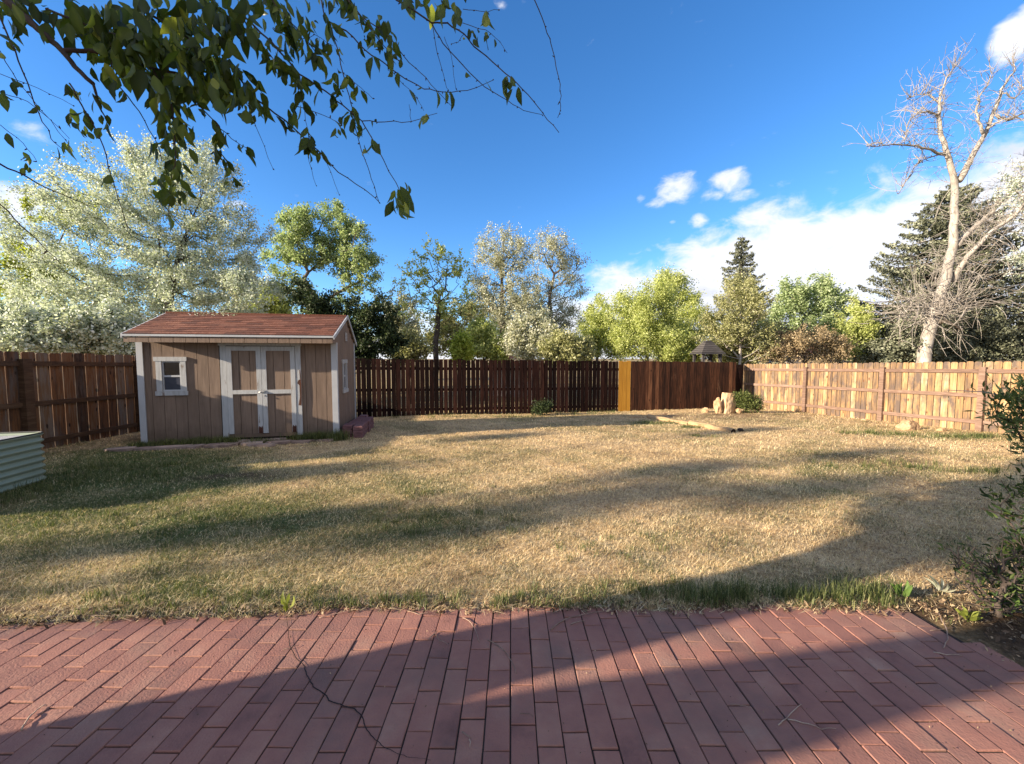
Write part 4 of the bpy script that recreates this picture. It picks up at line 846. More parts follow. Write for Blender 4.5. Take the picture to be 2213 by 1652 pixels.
# low shrubs and hedging beyond the fences
LOW = [('olive_shrub', 'small olive shrub low behind the fence, right of the dark tree', 885, 745, 40, 35, 17, L_OLIVE), ('grey_green_shrub', 'pale grey green shrub left of the slender half bare tree', 865, 690, 48, 80, 24, L_PALE),
       ('yellow_shrub', 'small golden yellow shrub right of the slender half bare tree', 998, 750, 18, 30, 16, L_LIME), ('olive_shrub', 'olive shrub under the left elm', 985, 705, 75, 70, 22, L_OLIVE),
       ('green_shrub', 'mid green shrub at the foot of the twin trunked elm', 1045, 735, 60, 50, 19, L_SPRING), ('bare_shrub', 'bare pale shrub between the feet of the two elms', 1150, 720, 70, 65, 18, L_PALE),
       ('brown_shrub', 'low brown shrub right of the wispy elm trunk', 1225, 750, 60, 40, 16.5, L_OLIVE), ('pale_shrub', 'pale flowering shrub behind the middle of the shed roof', 550, 660, 80, 80, 24, L_PALE),
       ('hedge_shrub', 'yellow green shrub just left of the dark tree', 590, 650, 40, 50, 20, L_SPRING), ('fence_shrub', 'pale leafy shrub over the left fence, beside the shed', 220, 720, 90, 75, 13.0, L_WHITE), ('fence_shrub', 'pale leafy shrub over the left fence, at the left edge', 50, 715, 130, 70, 12.2, L_WHITE),
       ('gazebo_shrub', 'green shrub left of the dark gazebo roof', 1475, 750, 45, 40, 18.5, L_SPRING), ('hedge_shrub', 'grey green shrub between the gazebo and the olive bush', 1590, 755, 60, 35, 18.5, L_OLIVE), ('far_shrub', 'pale grey thicket far behind the two elms', 1120, 690, 110, 90, 34, L_PALE), ('far_shrub', 'yellow green thicket far behind the broad spring tree', 1340, 700, 90, 70, 34, L_SPRING), ('far_shrub', 'green thicket far behind the poplar', 700, 690, 120, 70, 34, L_POP), ('conifer_shrub', 'low dark green evergreen shrub under the dead tree', 1945, 745, 75, 50, 18.0, L_NEEDLE), ('conifer_shrub', 'dark green evergreen shrub at the right end, under the large spruce', 2130, 735, 90, 55, 18.5, L_NEEDLE)]
for k_, (nm, lab, cx, cy, rx, ry, D, lm) in enumerate(LOW):
    tree(nm, lab, 'shrub', 60+k_, D, cx, [(cx, cy+20)], [(cx, cy, rx*.85, ry*.85), (cx-rx*.5, cy+ry*.4, rx*.5, ry*.5), (cx+rx*.5, cy+ry*.4, rx*.5, ry*.5)], 240, int(9000+rx*ry*1.6), .06+.002*D, lm, bark=M_BARKD if lm is not L_PALE else M_BARKP, base_r=.05, tip=.007, spread=.16, gapn=.1, rise=-.1)

def spruce(label, seed, D, px, apex_y, halfw_px, base_y, nbr, nleaf, nsz, lean=0):
    g = np.random.default_rng(seed); s = D/FPX; gzb = -.035*min(D, 17)-.05; a = at(px, apex_y, D); root = np.array([a[0], a[1], gzb]); H = a[2]-gzb
    Rm = halfw_px*s; zb = max(.4, at(px, base_y, D)[2]-gzb); th_ = thing('spruce_tree', tuple(root), 0, label, 'spruce')
    b = MB(); b.tube([(0, 0, 0), (.03, .02, H*.5), (0, 0, H)], [H*.022, H*.014, .01], 8, .5); b.build('trunk', M_BARKD, th_, smooth=True)
    A, B, ra, rb, C, sz = [], [], [], [], [], []
    for q in range(nbr):
        f = (q+g.random())/nbr; z = zb*.35+(H-zb*.35)*(1-(1-f)**1.0)*.985; fr = 1-z/H
        Lb = Rm*min(1, (fr*1.22)**.68)*(.66+.46*g.random())+.10
        az_ = q*2.399+g.normal()*.3; dx, dy = math.cos(az_), math.sin(az_); n = 7; drop = .16+.26*fr; tipup = .18
        pts_ = []
        for k_ in range(n+1):
            t = k_/n; pts_.append(np.array([dx*Lb*t, dy*Lb*t, z-drop*Lb*math.sin(t*1.9)*.9+tipup*Lb*t**3]))
        for k_ in range(n): A.append(pts_[k_]); B.append(pts_[k_+1]); ra.append(.035*(1-k_/n)*Lb/3+.006); rb.append(.035*(1-(k_+1)/n)*Lb/3+.005)
        m = int(nleaf/nbr*Lb/Rm*1.7)+20; t = g.random(m)**.75*.97+.03; wd = .30*Lb*(1-t)**.7*(t**.35)+.05
        base = np.array([np.interp(t, np.linspace(0, 1, n+1), [p[i] for p in pts_]) for i in range(3)]).T
        side = np.array([-dy, dx, 0]); l_ = g.uniform(-1, 1, m); l_ = np.sign(l_)*np.round(np.abs(l_)*5)/5+g.normal(size=m)*.03
        c = base+side*(l_*wd)[:, None]+np.array([dx, dy, 0])*(np.abs(l_)*wd*.5)[:, None]; c[:, 2] -= np.abs(l_)*wd*.35+g.random(m)*.10*Lb*(1-t)+.02; c += g.standard_normal((m, 3))*.035
        C.append(c)
    V, F = tubes_np(A, B, np.array(ra), np.array(rb), 4); np_mesh('branches', V, F, M_BARKD, parent=th_, var=np.full(len(V), .5))
    C = np.concatenate(C); V, F = leaf_quads(C, nsz, g, hang=.5, aspect=.38)
    tone = np.clip(.45+.2*np.sin(C[:, 2]*5)+.22*g.standard_normal(len(C)), 0, 1); np_mesh('needles', V, F, L_NEEDLE, parent=th_, var=np.repeat(tone, 4))
spruce('large blue green spruce spreading wide behind the dead tree on the right', 31, 20.5, 2065, 396, 235, 775, 330, 120000, .15)
spruce('narrow distant dark spruce with a pointed top right of centre', 32, 32, 1604, 508, 84, 760, 170, 30000, .17)

# dead tree: bare pale trunk and limbs, broom of curled twigs
D0 = 17.0; root = at(1995, 775, D0); root[2] = -.62
dt = thing('dead_tree', tuple(root), 0, 'tall dead tree with bare pale limbs and tangled curled twigs behind the cedar fence', 'tree')
g = np.random.default_rng(5)
def limb(b, pp, r0, r1, dz=0.0, dd=0.0):
    P = [at(px, py, D0+dd*i/len(pp))-root for i, (px, py) in enumerate(pp)]
    Q = []
    for a, c in zip(P, P[1:]):
        for q in range(3): Q.append(a+(c-a)*q/3+g.standard_normal(3)*.02)
    Q.append(P[-1]); n = len(Q); rr_ = [r0+(r1-r0)*(i/(n-1))**.8 for i in range(n)]; b.tube(Q, rr_, 9 if r0 > .05 else 5, .5); return Q, rr_
b = MB(); LM = []
LM.append(limb(b, [(1986,830),(1995,782),(2012,703),(2029,652),(2046,597),(2060,533),(2063,469),(2065,397),(2050,346),(2035,291),(2030,252),(2031,210),(2044,167),(2067,142)], .28, .012))
LM.append(limb(b, [(2070,392),(2097,346),(2127,291),(2152,231),(2165,193),(2191,155),(2197,130)], .13, .012, dd=.8))
LM.append(limb(b, [(2127,291),(2115,262),(2110,240),(2118,210),(2135,180),(2148,148)], .06, .010))
LM.append(limb(b, [(2044,335),(2010,325),(1982,316),(1945,312),(1919,314),(1890,318),(1872,316)], .06, .008, dd=-1))
LM.append(limb(b, [(2026,248),(2005,242),(1982,244),(1965,262),(1955,300)], .045, .008, dd=-.6))
LM.append(limb(b, [(2029,223),(2010,208),(1995,204),(1975,207),(1961,214)], .04, .008, dd=.5))
LM.append(limb(b, [(2063,533),(2090,505),(2123,478),(2150,450),(2174,427),(2213,384),(2250,350)], .13, .03, dd=1))
LM.append(limb(b, [(2060,610),(2075,580),(2089,559),(2131,512),(2186,469),(2230,430),(2270,400)], .14, .03, dd=-1.2))
LM.append(limb(b, [(2152,250),(2180,262),(2213,245),(2240,230)], .06, .02, dd=.5))
LM.append(limb(b, [(2040,330),(2000,345),(1975,360),(1955,395),(1940,420)], .03, .006, dd=.5))
LM.append(limb(b, [(2168,200),(2190,215),(2213,190),(2235,180)], .035, .01))
LM.append(limb(b, [(2133,280),(2160,262),(2190,255),(2225,262)], .04, .01, dd=-.5))
b.build('trunk', M_BARKP, dt, smooth=True)
A, B, ra, rb = [], [], [], []
def curl(p, d, L, r, up, n=7):
    q = np.array(p, float); d = np.array(d, float); bend = g.standard_normal(3)*.10+np.array([0, 0, up])
    for i in range(n):
        d = d+bend; d /= np.linalg.norm(d); e = q+d*L/n
        A.append(q.copy()); B.append(e.copy()); ra.append(r*(1-i/n)+.0035); rb.append(r*(1-(i+1)/n)+.0035); q = e
        if L > .7 and g.random() < .35: curl2.append((q.copy(), d+g.standard_normal(3)*.7, L*.45, r*.6, up))
curl2 = []
for (cx, cy, sx, sy, n_, Lm) in ((2035,655,24,36,60,1.9),(2015,680,45,16,60,2.1),(2095,600,40,50,50,1.8),(1965,665,40,18,35,1.8)):
    for _ in range(n_):
        p = at(cx+g.normal()*sx*.5, cy+g.normal()*sy*.5, D0+g.normal()*.25)-root; a = g.random()*2*math.pi; el_ = g.normal()*.5-.1
        curl(p, [math.cos(a)*math.cos(el_), math.sin(a)*.7*math.cos(el_), math.sin(el_)], Lm*(.35+.8*g.random()), .013, g.normal()*.16+.07)
for Q, rr_ in LM:
    for i in range(2, len(Q)):
        for _ in range(3 if rr_[i] < .12 else 1):
            a = g.random()*2*math.pi; curl(Q[i], [math.cos(a), math.sin(a)*.7, g.normal()*.4+.35], (.35+.75*g.random()), .011, .10+g.normal()*.06)
for _ in range(170):
    i = g.integers(2, 8); Q, rr_ = LM[[0, 6, 7, 7][g.integers(0, 4)]]; k_ = min(len(Q)-1, int(g.integers(6, len(Q)))); a = g.random()*2*math.pi
    curl(Q[k_], [math.cos(a), math.sin(a)*.7, g.normal()*.4], .8+.9*g.random(), .009, g.normal()*.08-.01)
c2 = list(curl2)
for c_ in c2: curl(c_[0], c_[1], c_[2], c_[3], c_[4], 4)
V, F = tubes_np(A, B, np.array(ra), np.array(rb), 3); np_mesh('twigs', V, F, M_BARKP, parent=dt, var=np.full(len(V), .7))
# broken stub and hollow at the base of the crown
b = MB(); P = [at(2012,700,D0)-root, at(2040,694,D0-.2)-root, at(2062,702,D0-.35)-root, at(2080,716,D0-.4)-root]; b.tube(P, [.12, .09, .05, .02], 7, .5); b.build('broken_limb', M_BARK, dt, smooth=True)

# ------------------------------------------------------------------ broad leaves (near plants)
LT = np.array([(0,0,0),(.16,.16,.04),(.16,0,0),(.16,-.16,.04),(.42,.27,.075),(.42,0,.0),(.42,-.27,.075),(.70,.19,.045),(.70,0,-.03),(.70,-.19,.045),(1.0,0,-.10)])
LF = np.array([(0,2,1),(0,3,2),(1,2,5),(1,5,4),(2,3,6),(2,6,5),(4,5,8),(4,8,7),(5,6,9),(5,9,8),(7,8,10),(8,9,10)])
def broad(C, D_, size, g, wmul=1.0, droop=0.0):
    """C base points, D_ leaf directions"""
    n = len(C); d = D_/np.linalg.norm(D_, axis=1, keepdims=True); s = np.cross(d, g.standard_normal((n, 3))); s /= np.linalg.norm(s, axis=1, keepdims=True); up = np.cross(s, d)
    sz = size[:, None, None]; T = LT*np.array([1, wmul, 1]); cur = (g.random(n)*1.6+.4)[:, None, None]
    V = C[:, None, :]+sz*(T[None, :, 0:1]*d[:, None, :]+T[None, :, 1:2]*s[:, None, :]+cur*T[None, :, 2:3]*up[:, None, :])
    V[:, :, 2] -= droop*(T[None, :, 0]**2)*size[:, None]
    F = (np.arange(n)[:, None, None]*11+LF[None]).reshape(-1, 3); return V.reshape(-1, 3), F
L_OVER = leaf_mat('overhanging_leaf', [(0, (.025, .04, .008)), (.5, (.075, .11, .018)), (.85, (.15, .19, .03)), (1, (.30, .33, .06))], trans=.55, rough=.4, spec=.35)
L_BUSH = leaf_mat('bush_leaf', [(0, (.03, .045, .012)), (.5, (.10, .13, .035)), (1, (.24, .26, .09))], trans=.3)
L_SPRING2 = leaf_mat('long_bright_leaf', [(0, (.04, .06, .02)), (.5, (.13, .17, .05)), (1, (.32, .36, .14))], trans=.3)
L_SHRUB = leaf_mat('shrub_leaf', [(0, (.012, .025, .008)), (.6, (.045, .075, .02)), (1, (.12, .16, .04))], trans=.3)

# ------------------------------------------------------------------ the tree overhead: unseen twin trunk off left, shaped to shadow the patio, twigs hanging into view
ot = thing('overhanging_tree', (-4.45, -.05, .15), 0, 'overhanging tree with dark pointed leaves and drooping twigs across the top left of the view', 'tree')
ro = np.array(ot.location); g = np.random.default_rng(77)
b = MB(); TP = lambda *a: [np.array(p)-ro for p in a]
b.tube(TP((-4.5,.29,-.1),(-4.5,.29,1.0),(-4.47,.29,2.1),(-4.2,.55,2.8),(-3.7,.8,3.3),(-3.0,1.2,3.3),(-2.6,1.5,2.95)), [.25,.235,.21,.15,.1,.05,.03], 12, .5)
b.tube(TP((-4.7,-.27,-.1),(-4.7,-.27,1.1),(-4.8,-.42,1.5),(-5.0,-.75,2.1),(-5.4,-1.3,3.2),(-5.6,-1.6,4.2)), [.36,.35,.24,.17,.12,.05], 12, .4)
b.tube(TP((-4.3,.5,2.6),(-4.2,.8,3.2),(-3.8,1.4,3.7),(-3.2,2.0,3.9)), [.11,.08,.06,.02], 8, .4)
b.tube(TP((-4.45,.42,2.0),(-4.9,.6,3.0),(-5.2,.7,4.4)), [.12,.09,.03], 8, .4)
b.build('trunk', M_BARKD, ot, smooth=True)
BR = [  # px polyline, near depth, far depth, radius at start and end (m)
 ([(-120,-90),(-40,-40),(13,0),(50,30),(100,77),(134,110),(161,144),(201,181)], 1.9, 1.9, .020, .009),
 ([(134,110),(200,110),(245,122),(330,148),(400,165)], 1.9, 2.0, .010, .005), ([(201,181),(215,230),(230,262)], 1.9, 1.95, .006, .002),
 ([(-60,-60),(200,-60),(500,-60),(856,-60),(1100,-70)], 2.2, 2.2, .016, .006),
 ([(830,-60),(856,0),(893,22),(933,50),(967,50),(1003,74),(1024,101),(1064,134),(1104,168),(1141,205),(1171,242),(1208,287)], 2.2, 2.2, .005, .0018),
 ([(1130,-60),(1155,0),(1178,57),(1191,97),(1208,171),(1213,208),(1211,240),(1205,255)], 2.1, 2.1, .0028, .0014),
 ([(480,120),(553,215),(614,259),(661,302),(688,326),(731,373),(788,410),(822,440)], 2.1, 2.2, .005, .0018),
 ([(520,30),(587,91),(647,161),(704,198),(741,228),(782,262),(802,296),(829,346),(866,417)], 2.1, 2.2, .005, .002),
 ([(782,262),(832,264),(889,263),(945,245)], 2.15, 2.15, .0025, .0012), ([(889,263),(884,226)], 2.15, 2.15, .0014, .001),
 ([(690,-20),(701,34),(711,47),(728,101),(741,158),(755,208),(765,249),(772,292),(789,346),(802,386),(820,440)], 2.15, 2.2, .0035, .0016),
 ([(711,47),(748,67),(788,108),(832,138),(876,171),(916,193),(956,199),(1010,196),(1067,173)], 2.15, 2.2, .004, .0014),
 ([(760,20),(842,81),(872,121),(909,158),(943,195),(980,234)], 2.2, 2.2, .003, .0012), ([(933,50),(957,94),(1000,141),(1047,188),(1098,218),(1131,239),(1171,248)], 2.2, 2.2, .003, .0012),
 ([(933,50),(942,100),(955,150),(965,190),(976,207)], 2.2, 2.2, .002, .001), ([(960,80),(975,120),(985,190)], 2.2, 2.2, .0015, .001),
 ([(345,140),(365,214),(378,268),(380,335),(368,402),(365,469)], 1.95, 1.95, .005, .0018), ([(330,148),(345,180),(352,215),(378,268)], 1.95, 1.95, .004, .003),
 ([(150,180),(177,228),(201,268),(224,318),(234,362),(250,410),(268,470),(275,500)], 1.9, 2.0, .0035, .0012),
 ([(-60,330),(0,355),(50,378),(97,405),(150,428),(208,449)], 1.6, 1.9, .0045, .0014), ([(-40,400),(0,442),(43,486),(90,530),(130,570)], 1.7, 1.9, .003, .0014),
 ([(-20,0),(0,37),(33,110),(60,180),(84,245),(110,300),(137,325)], 1.8, 1.9, .004, .0012), ([(260,190),(301,241),(335,301),(350,350)], 1.95, 1.95, .003, .0012),
 ([(400,165),(419,214),(469,268),(500,300),(536,322)], 1.95, 2.0, .0035, .0012), ([(469,268),(462,315),(490,350),(509,402)], 1.95, 2.0, .0022, .0012),
 ([(300,20),(380,60),(450,120),(500,180),(545,240)], 1.9, 2.0, .006, .002), ([(100,20),(200,60),(300,90),(420,110),(520,150)], 1.9, 2.0, .006, .002), ([(430,-60),(470,20),(540,70),(600,140),(650,180)], 2.0, 2.1, .005, .002),
 ([(560,-60),(600,20),(640,60),(680,110),(690,150)], 2.1, 2.1, .004, .0014), ([(700,-50),(760,10),(800,60),(830,100),(860,130)], 2.1, 2.1, .004, .0014),
 ([(590,60),(640,90),(680,75),(720,100)], 2.1, 2.1, .002, .001), ([(647,161),(650,200),(660,260),(672,310)], 2.1, 2.1, .002, .001), ([(741,158),(780,190),(805,213)], 2.15, 2.15, .0015, .001),
 ([(832,138),(860,170),(900,210),(916,240)], 2.2, 2.2, .0015, .001), ([(640,230),(700,250),(740,272)], 2.1, 2.1, .002, .001), ([(661,302),(668,350),(684,403)], 2.1, 2.1, .0014, .001),
 ([(688,326),(705,350),(733,421)], 2.1, 2.1, .0014, .001), ([(540,240),(560,290),(590,365)], 2.0, 2.0, .0016, .001), ([(230,60),(245,110),(235,160)], 1.9, 1.9, .004, .002),
 ([(0,110),(40,180),(90,240),(150,300)], 1.9, 2, .0018, .001), ([(0,200),(60,220),(110,260),(160,330)], 1.9, 2, .0018, .001), ([(0,270),(50,310),(80,350)], 1.9, 2, .0016, .001), ([(0,160),(80,190),(160,230)], 1.9, 2, .0016, .001),
 ([(1000,20),(1040,25),(1080,22)], 2.2, 2.2, .0015, .001), ([(1000,50),(1050,65),(1080,90),(1096,115)], 2.2, 2.2, .0016, .001), ([(1003,74),(990,92),(975,95)], 2.2, 2.2, .0014, .001)]
bud_A = []
for bi, (pp, d0, d1, r0, r1) in enumerate(BR):
    Q = []; nn = len(pp)
    P = [at(px, py, d0+(d1-d0)*i/(nn-1)) for i, (px, py) in enumerate(pp)]
    for a, c in zip(P, P[1:]):
        for q in range(3): Q.append(a+(c-a)*q/3+(g.standard_normal(3)*.0022 if q else 0))
    Q.append(P[-1]); n = len(Q); b = MB(); rr_ = [r0+(r1-r0)*i/(n-1) for i in range(n)]
    b.tube([q-ro for q in Q], rr_, 8 if r0 > .008 else 5, .5)
    if r0 < .006:      # buds along the twig
        for i in range(2, n, 2):
            d = g.standard_normal(3)*.004; s_ = .0026+.0014*g.random(); c0 = Q[i]-ro+d*.6
            b.tube([c0-d*.6, c0, c0+d*1.1], [s_*.5, s_, s_*.4], 5, .4)
    b.build('branch', M_BARKD, ot, smooth=True)
CLU = [(60,40,60,40,30,44),(160,60,60,50,46,48),(260,80,70,60,70,50),(350,60,70,60,66,48),(440,60,60,60,60,50),(520,60,50,50,42,44),(250,150,60,50,40,46),(330,150,60,50,46,56),(420,170,60,50,50,50),(490,200,50,50,42,46),
 (540,235,24,60,18,40),(150,212,28,18,7,24),(190,255,50,16,8,26),(205,290,42,14,9,26),(360,240,50,40,34,38),(385,310,36,40,30,34),(375,390,30,30,18,28),(385,425,25,20,10,24),(330,410,15,18,6,24),(620,60,30,40,18,30),(600,120,30,40,16,28),
 (660,40,30,35,12,30),(650,100,26,34,10,30),(720,20,34,22,14,30),(815,80,35,35,22,30),(845,110,20,16,8,28),(895,12,32,16,10,36),(960,20,34,26,14,40),(985,40,16,22,6,34),(1020,85,24,18,8,22),(1055,100,16,16,6,28),(1104,205,18,20,7,30),(728,190,18,24,9,28),
 (664,322,16,28,9,32),(636,250,14,30,8,28),(735,287,22,20,9,26),(768,285,14,18,6,24),(812,282,14,10,3,26),(865,445,22,24,26,34),(880,412,8,8,3,24),(820,364,4,3,1,20),(48,350,14,10,5,18),(58,370,10,10,4,18),(137,325,10,8,5,18),(10,100,20,40,8,40),(20,15,30,20,10,44),(590,20,40,24,14,34),(450,130,50,40,24,40)]
CC, DD, SS = [], [], []
for (cx, cy, sx, sy, n, lp) in CLU:
    for _ in range(int(n*(1.0 if cy > 100 else .75)) if cx < 560 else int(n*.9)):
        while True:
            a, c = g.uniform(-1, 1, 2)
            if a*a+c*c < 1: break
        Dp = (1.95 if cx < 560 else 2.15)+g.normal()*.14; p = at(cx+a*sx, cy-6+c*sy-lp*.4, Dp)
        CC.append(p-ro); DD.append(np.array([g.normal()*.36+.12, g.normal()*.4, -1.0+g.normal()*.18])); SS.append(lp/FPX*Dp*g.uniform(.55, 1.2))
for bi, (pp, d0, d1, r0, r1) in enumerate(BR):       # leaves strung along the twigs
    if r0 > .012 or bi in (5, 19, 20): continue
    p_leaf = {2: .6, 26: 1.2, 27: 1.2, 28: 1.1, 29: .9, 30: .8, 6: .5, 7: .4, 10: .2, 11: .2, 32: .4, 16: .6, 24: .8, 25: .5, 31: .4, 23: .5}.get(bi, .06)
    for (xa, ya), (xb, yb) in zip(pp, pp[1:]):
        for _ in range(int(math.hypot(xb-xa, yb-ya)/11*p_leaf+g.random())):
            t = g.random(); xx, yy = xa+(xb-xa)*t, ya+(yb-ya)*t
            if yy > 330 and xx > 560: continue
            for _ in range(g.integers(1, 4)):
                CC.append(at(xx+g.normal()*5, yy+g.normal()*4, d0+g.normal()*.03)-ro); DD.append(np.array([g.normal()*.45+.1, g.normal()*.5, -1.0+g.normal()*.3])); SS.append(g.uniform(14, 40)/FPX*d0)
CC, DD, SS = np.array(CC), np.array(DD), np.array(SS)
V, F = broad(CC, DD, SS, g, wmul=.85); vv = np.repeat(np.clip(.42+.28*g.standard_normal(len(CC)), 0, 1), 11)+np.tile([.16,0,.16,0,-.05,.16,-.05,-.04,.12,-.04,.05], len(CC)); np_mesh('leaves', V, F, L_OVER, parent=ot, var=np.clip(vv, 0, 1), smooth=True)
# unseen crown clumps, added above and left to shade the hanging leaves
C_ = []
for (cx, cy, cz, rx, ry, rz, n) in ((-4.3,1.1,3.9,.8,.6,.45,2600),(-5.2,-.2,4.6,1.2,.9,.5,2800),(-3.3,.7,4.3,.8,.6,.35,1800),(-6.3,-.5,3.6,1.2,1.0,.8,5000),(-5.6,.2,3.2,.8,.7,.5,2800)):
    q = g.standard_normal((n, 3)); q /= np.linalg.norm(q, axis=1, keepdims=True); q *= g.random((n, 1))**.4
    h = np.sin(q[:, 0]*5+cx)+np.sin(q[:, 1]*6+1)+np.sin(q[:, 2]*5+q[:, 0]*3); q = q[h > -.9]; C_.append(q*[rx, ry, rz]+[cx, cy, cz]-ro)
C_ = np.concatenate(C_); D_ = g.standard_normal(C_.shape)*.6+[0, 0, -.7]; V, F = broad(C_, D_, .07+.05*g.random(len(C_)), g); np_mesh('crown', V, F, L_OVER, parent=ot, var=np.repeat(g.random(len(C_)), 11))

# ------------------------------------------------------------------ unseen trees added left of the view to stripe the lawn with shadow
def side_tree(label, x, y, H, clumps, seed, n=9000):
    g = np.random.default_rng(seed); z0 = -.2; root = np.array([x, y, z0]); ells = [(x+a, y+b_, z0+c, rx, ry, rz) for a, b_, c, rx, ry, rz in clumps]
    S = grow(g, root, [root, root+[0, 0, 1.0], root+[.1, 0, 2.0]], ells, 160, gapn=.2); r, w_ = radii(S, .007, .09); i = np.arange(1, len(S.P)); pa = S.par[i]
    th_ = thing('shadow_caster_tree', tuple(root), 0, label, 'tree'); V, F = tubes_np(S.P[pa]-root, S.P[i]-root, np.minimum(r[pa], 1.7*r[i]), r[i], 5); np_mesh('trunk', V, F, M_BARK, parent=th_, var=np.full(len(V), .5))
    thin = np.where(w_[i] <= 3)[0]; e = thin[g.integers(0, len(thin), n)]; C = S.P[pa][e]+(S.P[i][e]-S.P[pa][e])*g.random((n, 1))+g.standard_normal((n, 3))*.16-root
    V, F = leaf_quads(C, .12, g); np_mesh('crown', V, F, L_POP, parent=th_, var=np.repeat(g.random(n), 4))
def shade_at(gx_, gy_, ln, wd, t):      # a crown whose shadow falls on the lawn around (gx_, gy_)
    return (gx_+SAZ[0]*t, gy_+SAZ[1]*t, TEL*t-.1, wd*.8, wd/2, ln*TEL/2)
def side_group(label, pats, seed, n, sy=0.0):
    E_ = [shade_at(*p) for p in pats]; cx = sum(e[0] for e in E_)/len(E_); cy = sum(e[1] for e in E_)/len(E_)
    cy += sy; side_tree(label, cx, cy, 8, [(e[0]-cx, e[1]-cy, e[2]+.2, max(e[3], .5), e[4], e[5]) for e in E_], seed, n)
side_group('tall loose crowned tree beyond the left fence, south of the yard', [(1.0,4.35,3,.34,34),(3.6,4.6,2.8,.38,36),(7.4,5.4,2.0,.3,34)], 91, 2100, 4.0)
side_group('tall loose crowned tree beyond the left fence, in the middle', [(2.2,5.5,2.2,.3,36),(5.4,6.5,2.0,.18,38),(6.5,4.3,1.2,.18,34)], 92, 1300)
side_group('tall loose crowned tree beyond the left fence, by the shed side', [(-3.6,5.2,3.2,.6,24),(-.8,8.3,2.5,.14,28),(4.6,9.0,2.5,.16,30),(-5.2,4.4,3,.5,22)], 93, 3600)
side_group('smaller loose crowned tree beyond the left fence, nearest the house', [(-2.4,3.45,2.2,.22,26),(-.6,3.35,1.8,.2,26)], 94, 700)

# ------------------------------------------------------------------ bushes in the yard
def yard_bush(name, label, x, y, ells, n, leaves, lsize, lmat, seed, bark=M_BARKD, w=.7, tip=.0025, base_r=.02, spread=.035, stems=5, droop=0.0, alpha=.25):
    g = np.random.default_rng(seed); z0 = float(gz(x, y))-.01; root = np.array([x, y, z0]); E_ = [(x+a, y+b_, z0+c, rx, ry, rz) for a, b_, c, rx, ry, rz in ells]
    S = grow(g, root-[0, 0, .3], [root, root+[0, 0, .05]], E_, n, gapn=.15, step=.07, alpha=alpha, wob=.1); S.P[:, 2] = np.maximum(S.P[:, 2], z0+.005)
    r, w_ = radii(S, tip, base_r); i = np.arange(1, len(S.P)); pa = S.par[i]; th_ = thing(name, tuple(root), 0, label, 'bush')
    V, F = tubes_np(S.P[pa]-root, S.P[i]-root, np.minimum(r[pa], 1.7*r[i]), r[i], 5); np_mesh('stems', V, F, bark, parent=th_, var=np.full(len(V), .5))
    thin = np.where(w_[i] <= 4)[0]; e = thin[g.integers(0, len(thin), leaves)]; C = S.P[pa][e]+(S.P[i][e]-S.P[pa][e])*g.random((leaves, 1))+g.standard_normal((leaves, 3))*spread-root
    dv = C+root-np.array([x, y, z0+.1]); dv /= np.linalg.norm(dv, axis=1, keepdims=True); dv = dv+g.standard_normal(dv.shape)*.8; dv[:, 2] -= droop
    V, F = broad(C, dv, lsize*(.5+.8*g.random(leaves)), g, wmul=w); np_mesh('foliage', V, F, lmat, parent=th_, var=np.repeat(np.clip(.5+.28*g.standard_normal(leaves), 0, 1), 11)); return th_
yard_bush('round_bush', 'round leafy green bush beside the upright sandstone slab', 7.62, 12.75, [(0,0,.38,.42,.35,.30),(.35,0,.28,.25,.25,.22),(-.2,0,.5,.28,.25,.2)], 200, 5200, .055, L_BUSH, 41, spread=.05)
yard_bush('small_bush', 'small dark bush growing against the back fence', .98, 12.85, [(0,0,.25,.36,.25,.24),(.15,0,.4,.22,.2,.15)], 130, 2600, .055, L_DARK, 42, spread=.05)
yard_bush('thin_bush', 'thin stemmed twiggy bush right of the round leafy bush', 8.15, 12.9, [(0,0,.3,.22,.2,.22)], 90, 260, .04, L_BUSH, 43, bark=M_BARKP)
SSH = yard_bush('side_shrub', 'bright leafy shrub at the right edge, before the cedar fence', 6.22, 4.55, [(-.38,-.05,1.0,.30,.3,.28),(-.05,0,.85,.3,.3,.28),(-.55,0,1.18,.12,.16,.12),(.0,0,1.2,.3,.3,.2),(-.2,0,.6,.25,.2,.15)], 190, 1150, .10, L_SPRING2, 44, w=.38, base_r=.025, spread=.05, tip=.002)
CSH = yard_bush('corner_shrub', 'dark twiggy shrub at the right edge beside the patio corner', 3.42, 2.32, [(-.22,.0,.62,.22,.2,.22),(-.30,0,.38,.14,.12,.12),(-.08,0,.88,.2,.2,.2),(-.15,0,.22,.3,.2,.16),(-.35,0,.12,.2,.2,.08)], 220, 1900, .05, L_SHRUB, 45, w=.6, base_r=.022, spread=.03, tip=.0018)
yard_bush('ground_shrub', 'low dark leafed plant under the corner shrub', 3.15, 2.15, [(0,0,.12,.2,.16,.1)], 70, 240, .05, L_SHRUB, 46, w=.5, spread=.03)
def weed(name, label, x, y, n, size, lmat, seed, w=.7, up=.8):
    g = np.random.default_rng(seed); z0 = float(gz(x, y)); a = g.random(n)*2*np.pi; C = np.stack([.012*np.cos(a), .012*np.sin(a), .005+.03*g.random(n)], 1); Dv = np.stack([np.cos(a), np.sin(a), up+g.random(n)*1.2], 1)
    V, F = broad(C, Dv, size*(.6+.6*g.random(n)), g, wmul=w); o = np_mesh(name, V, F, lmat, var=np.repeat(.3+.6*g.random(n), 11), loc=(x, y, z0), smooth=True); return link_props(o, label, 'plant')
L_WEED = leaf_mat('weed_leaf', [(0, (.03, .07, .012)), (1, (.13, .20, .05))], trans=.35)
L_YWEED = leaf_mat('yellow_weed_leaf', [(0, (.12, .15, .02)), (1, (.30, .32, .07))], trans=.35)
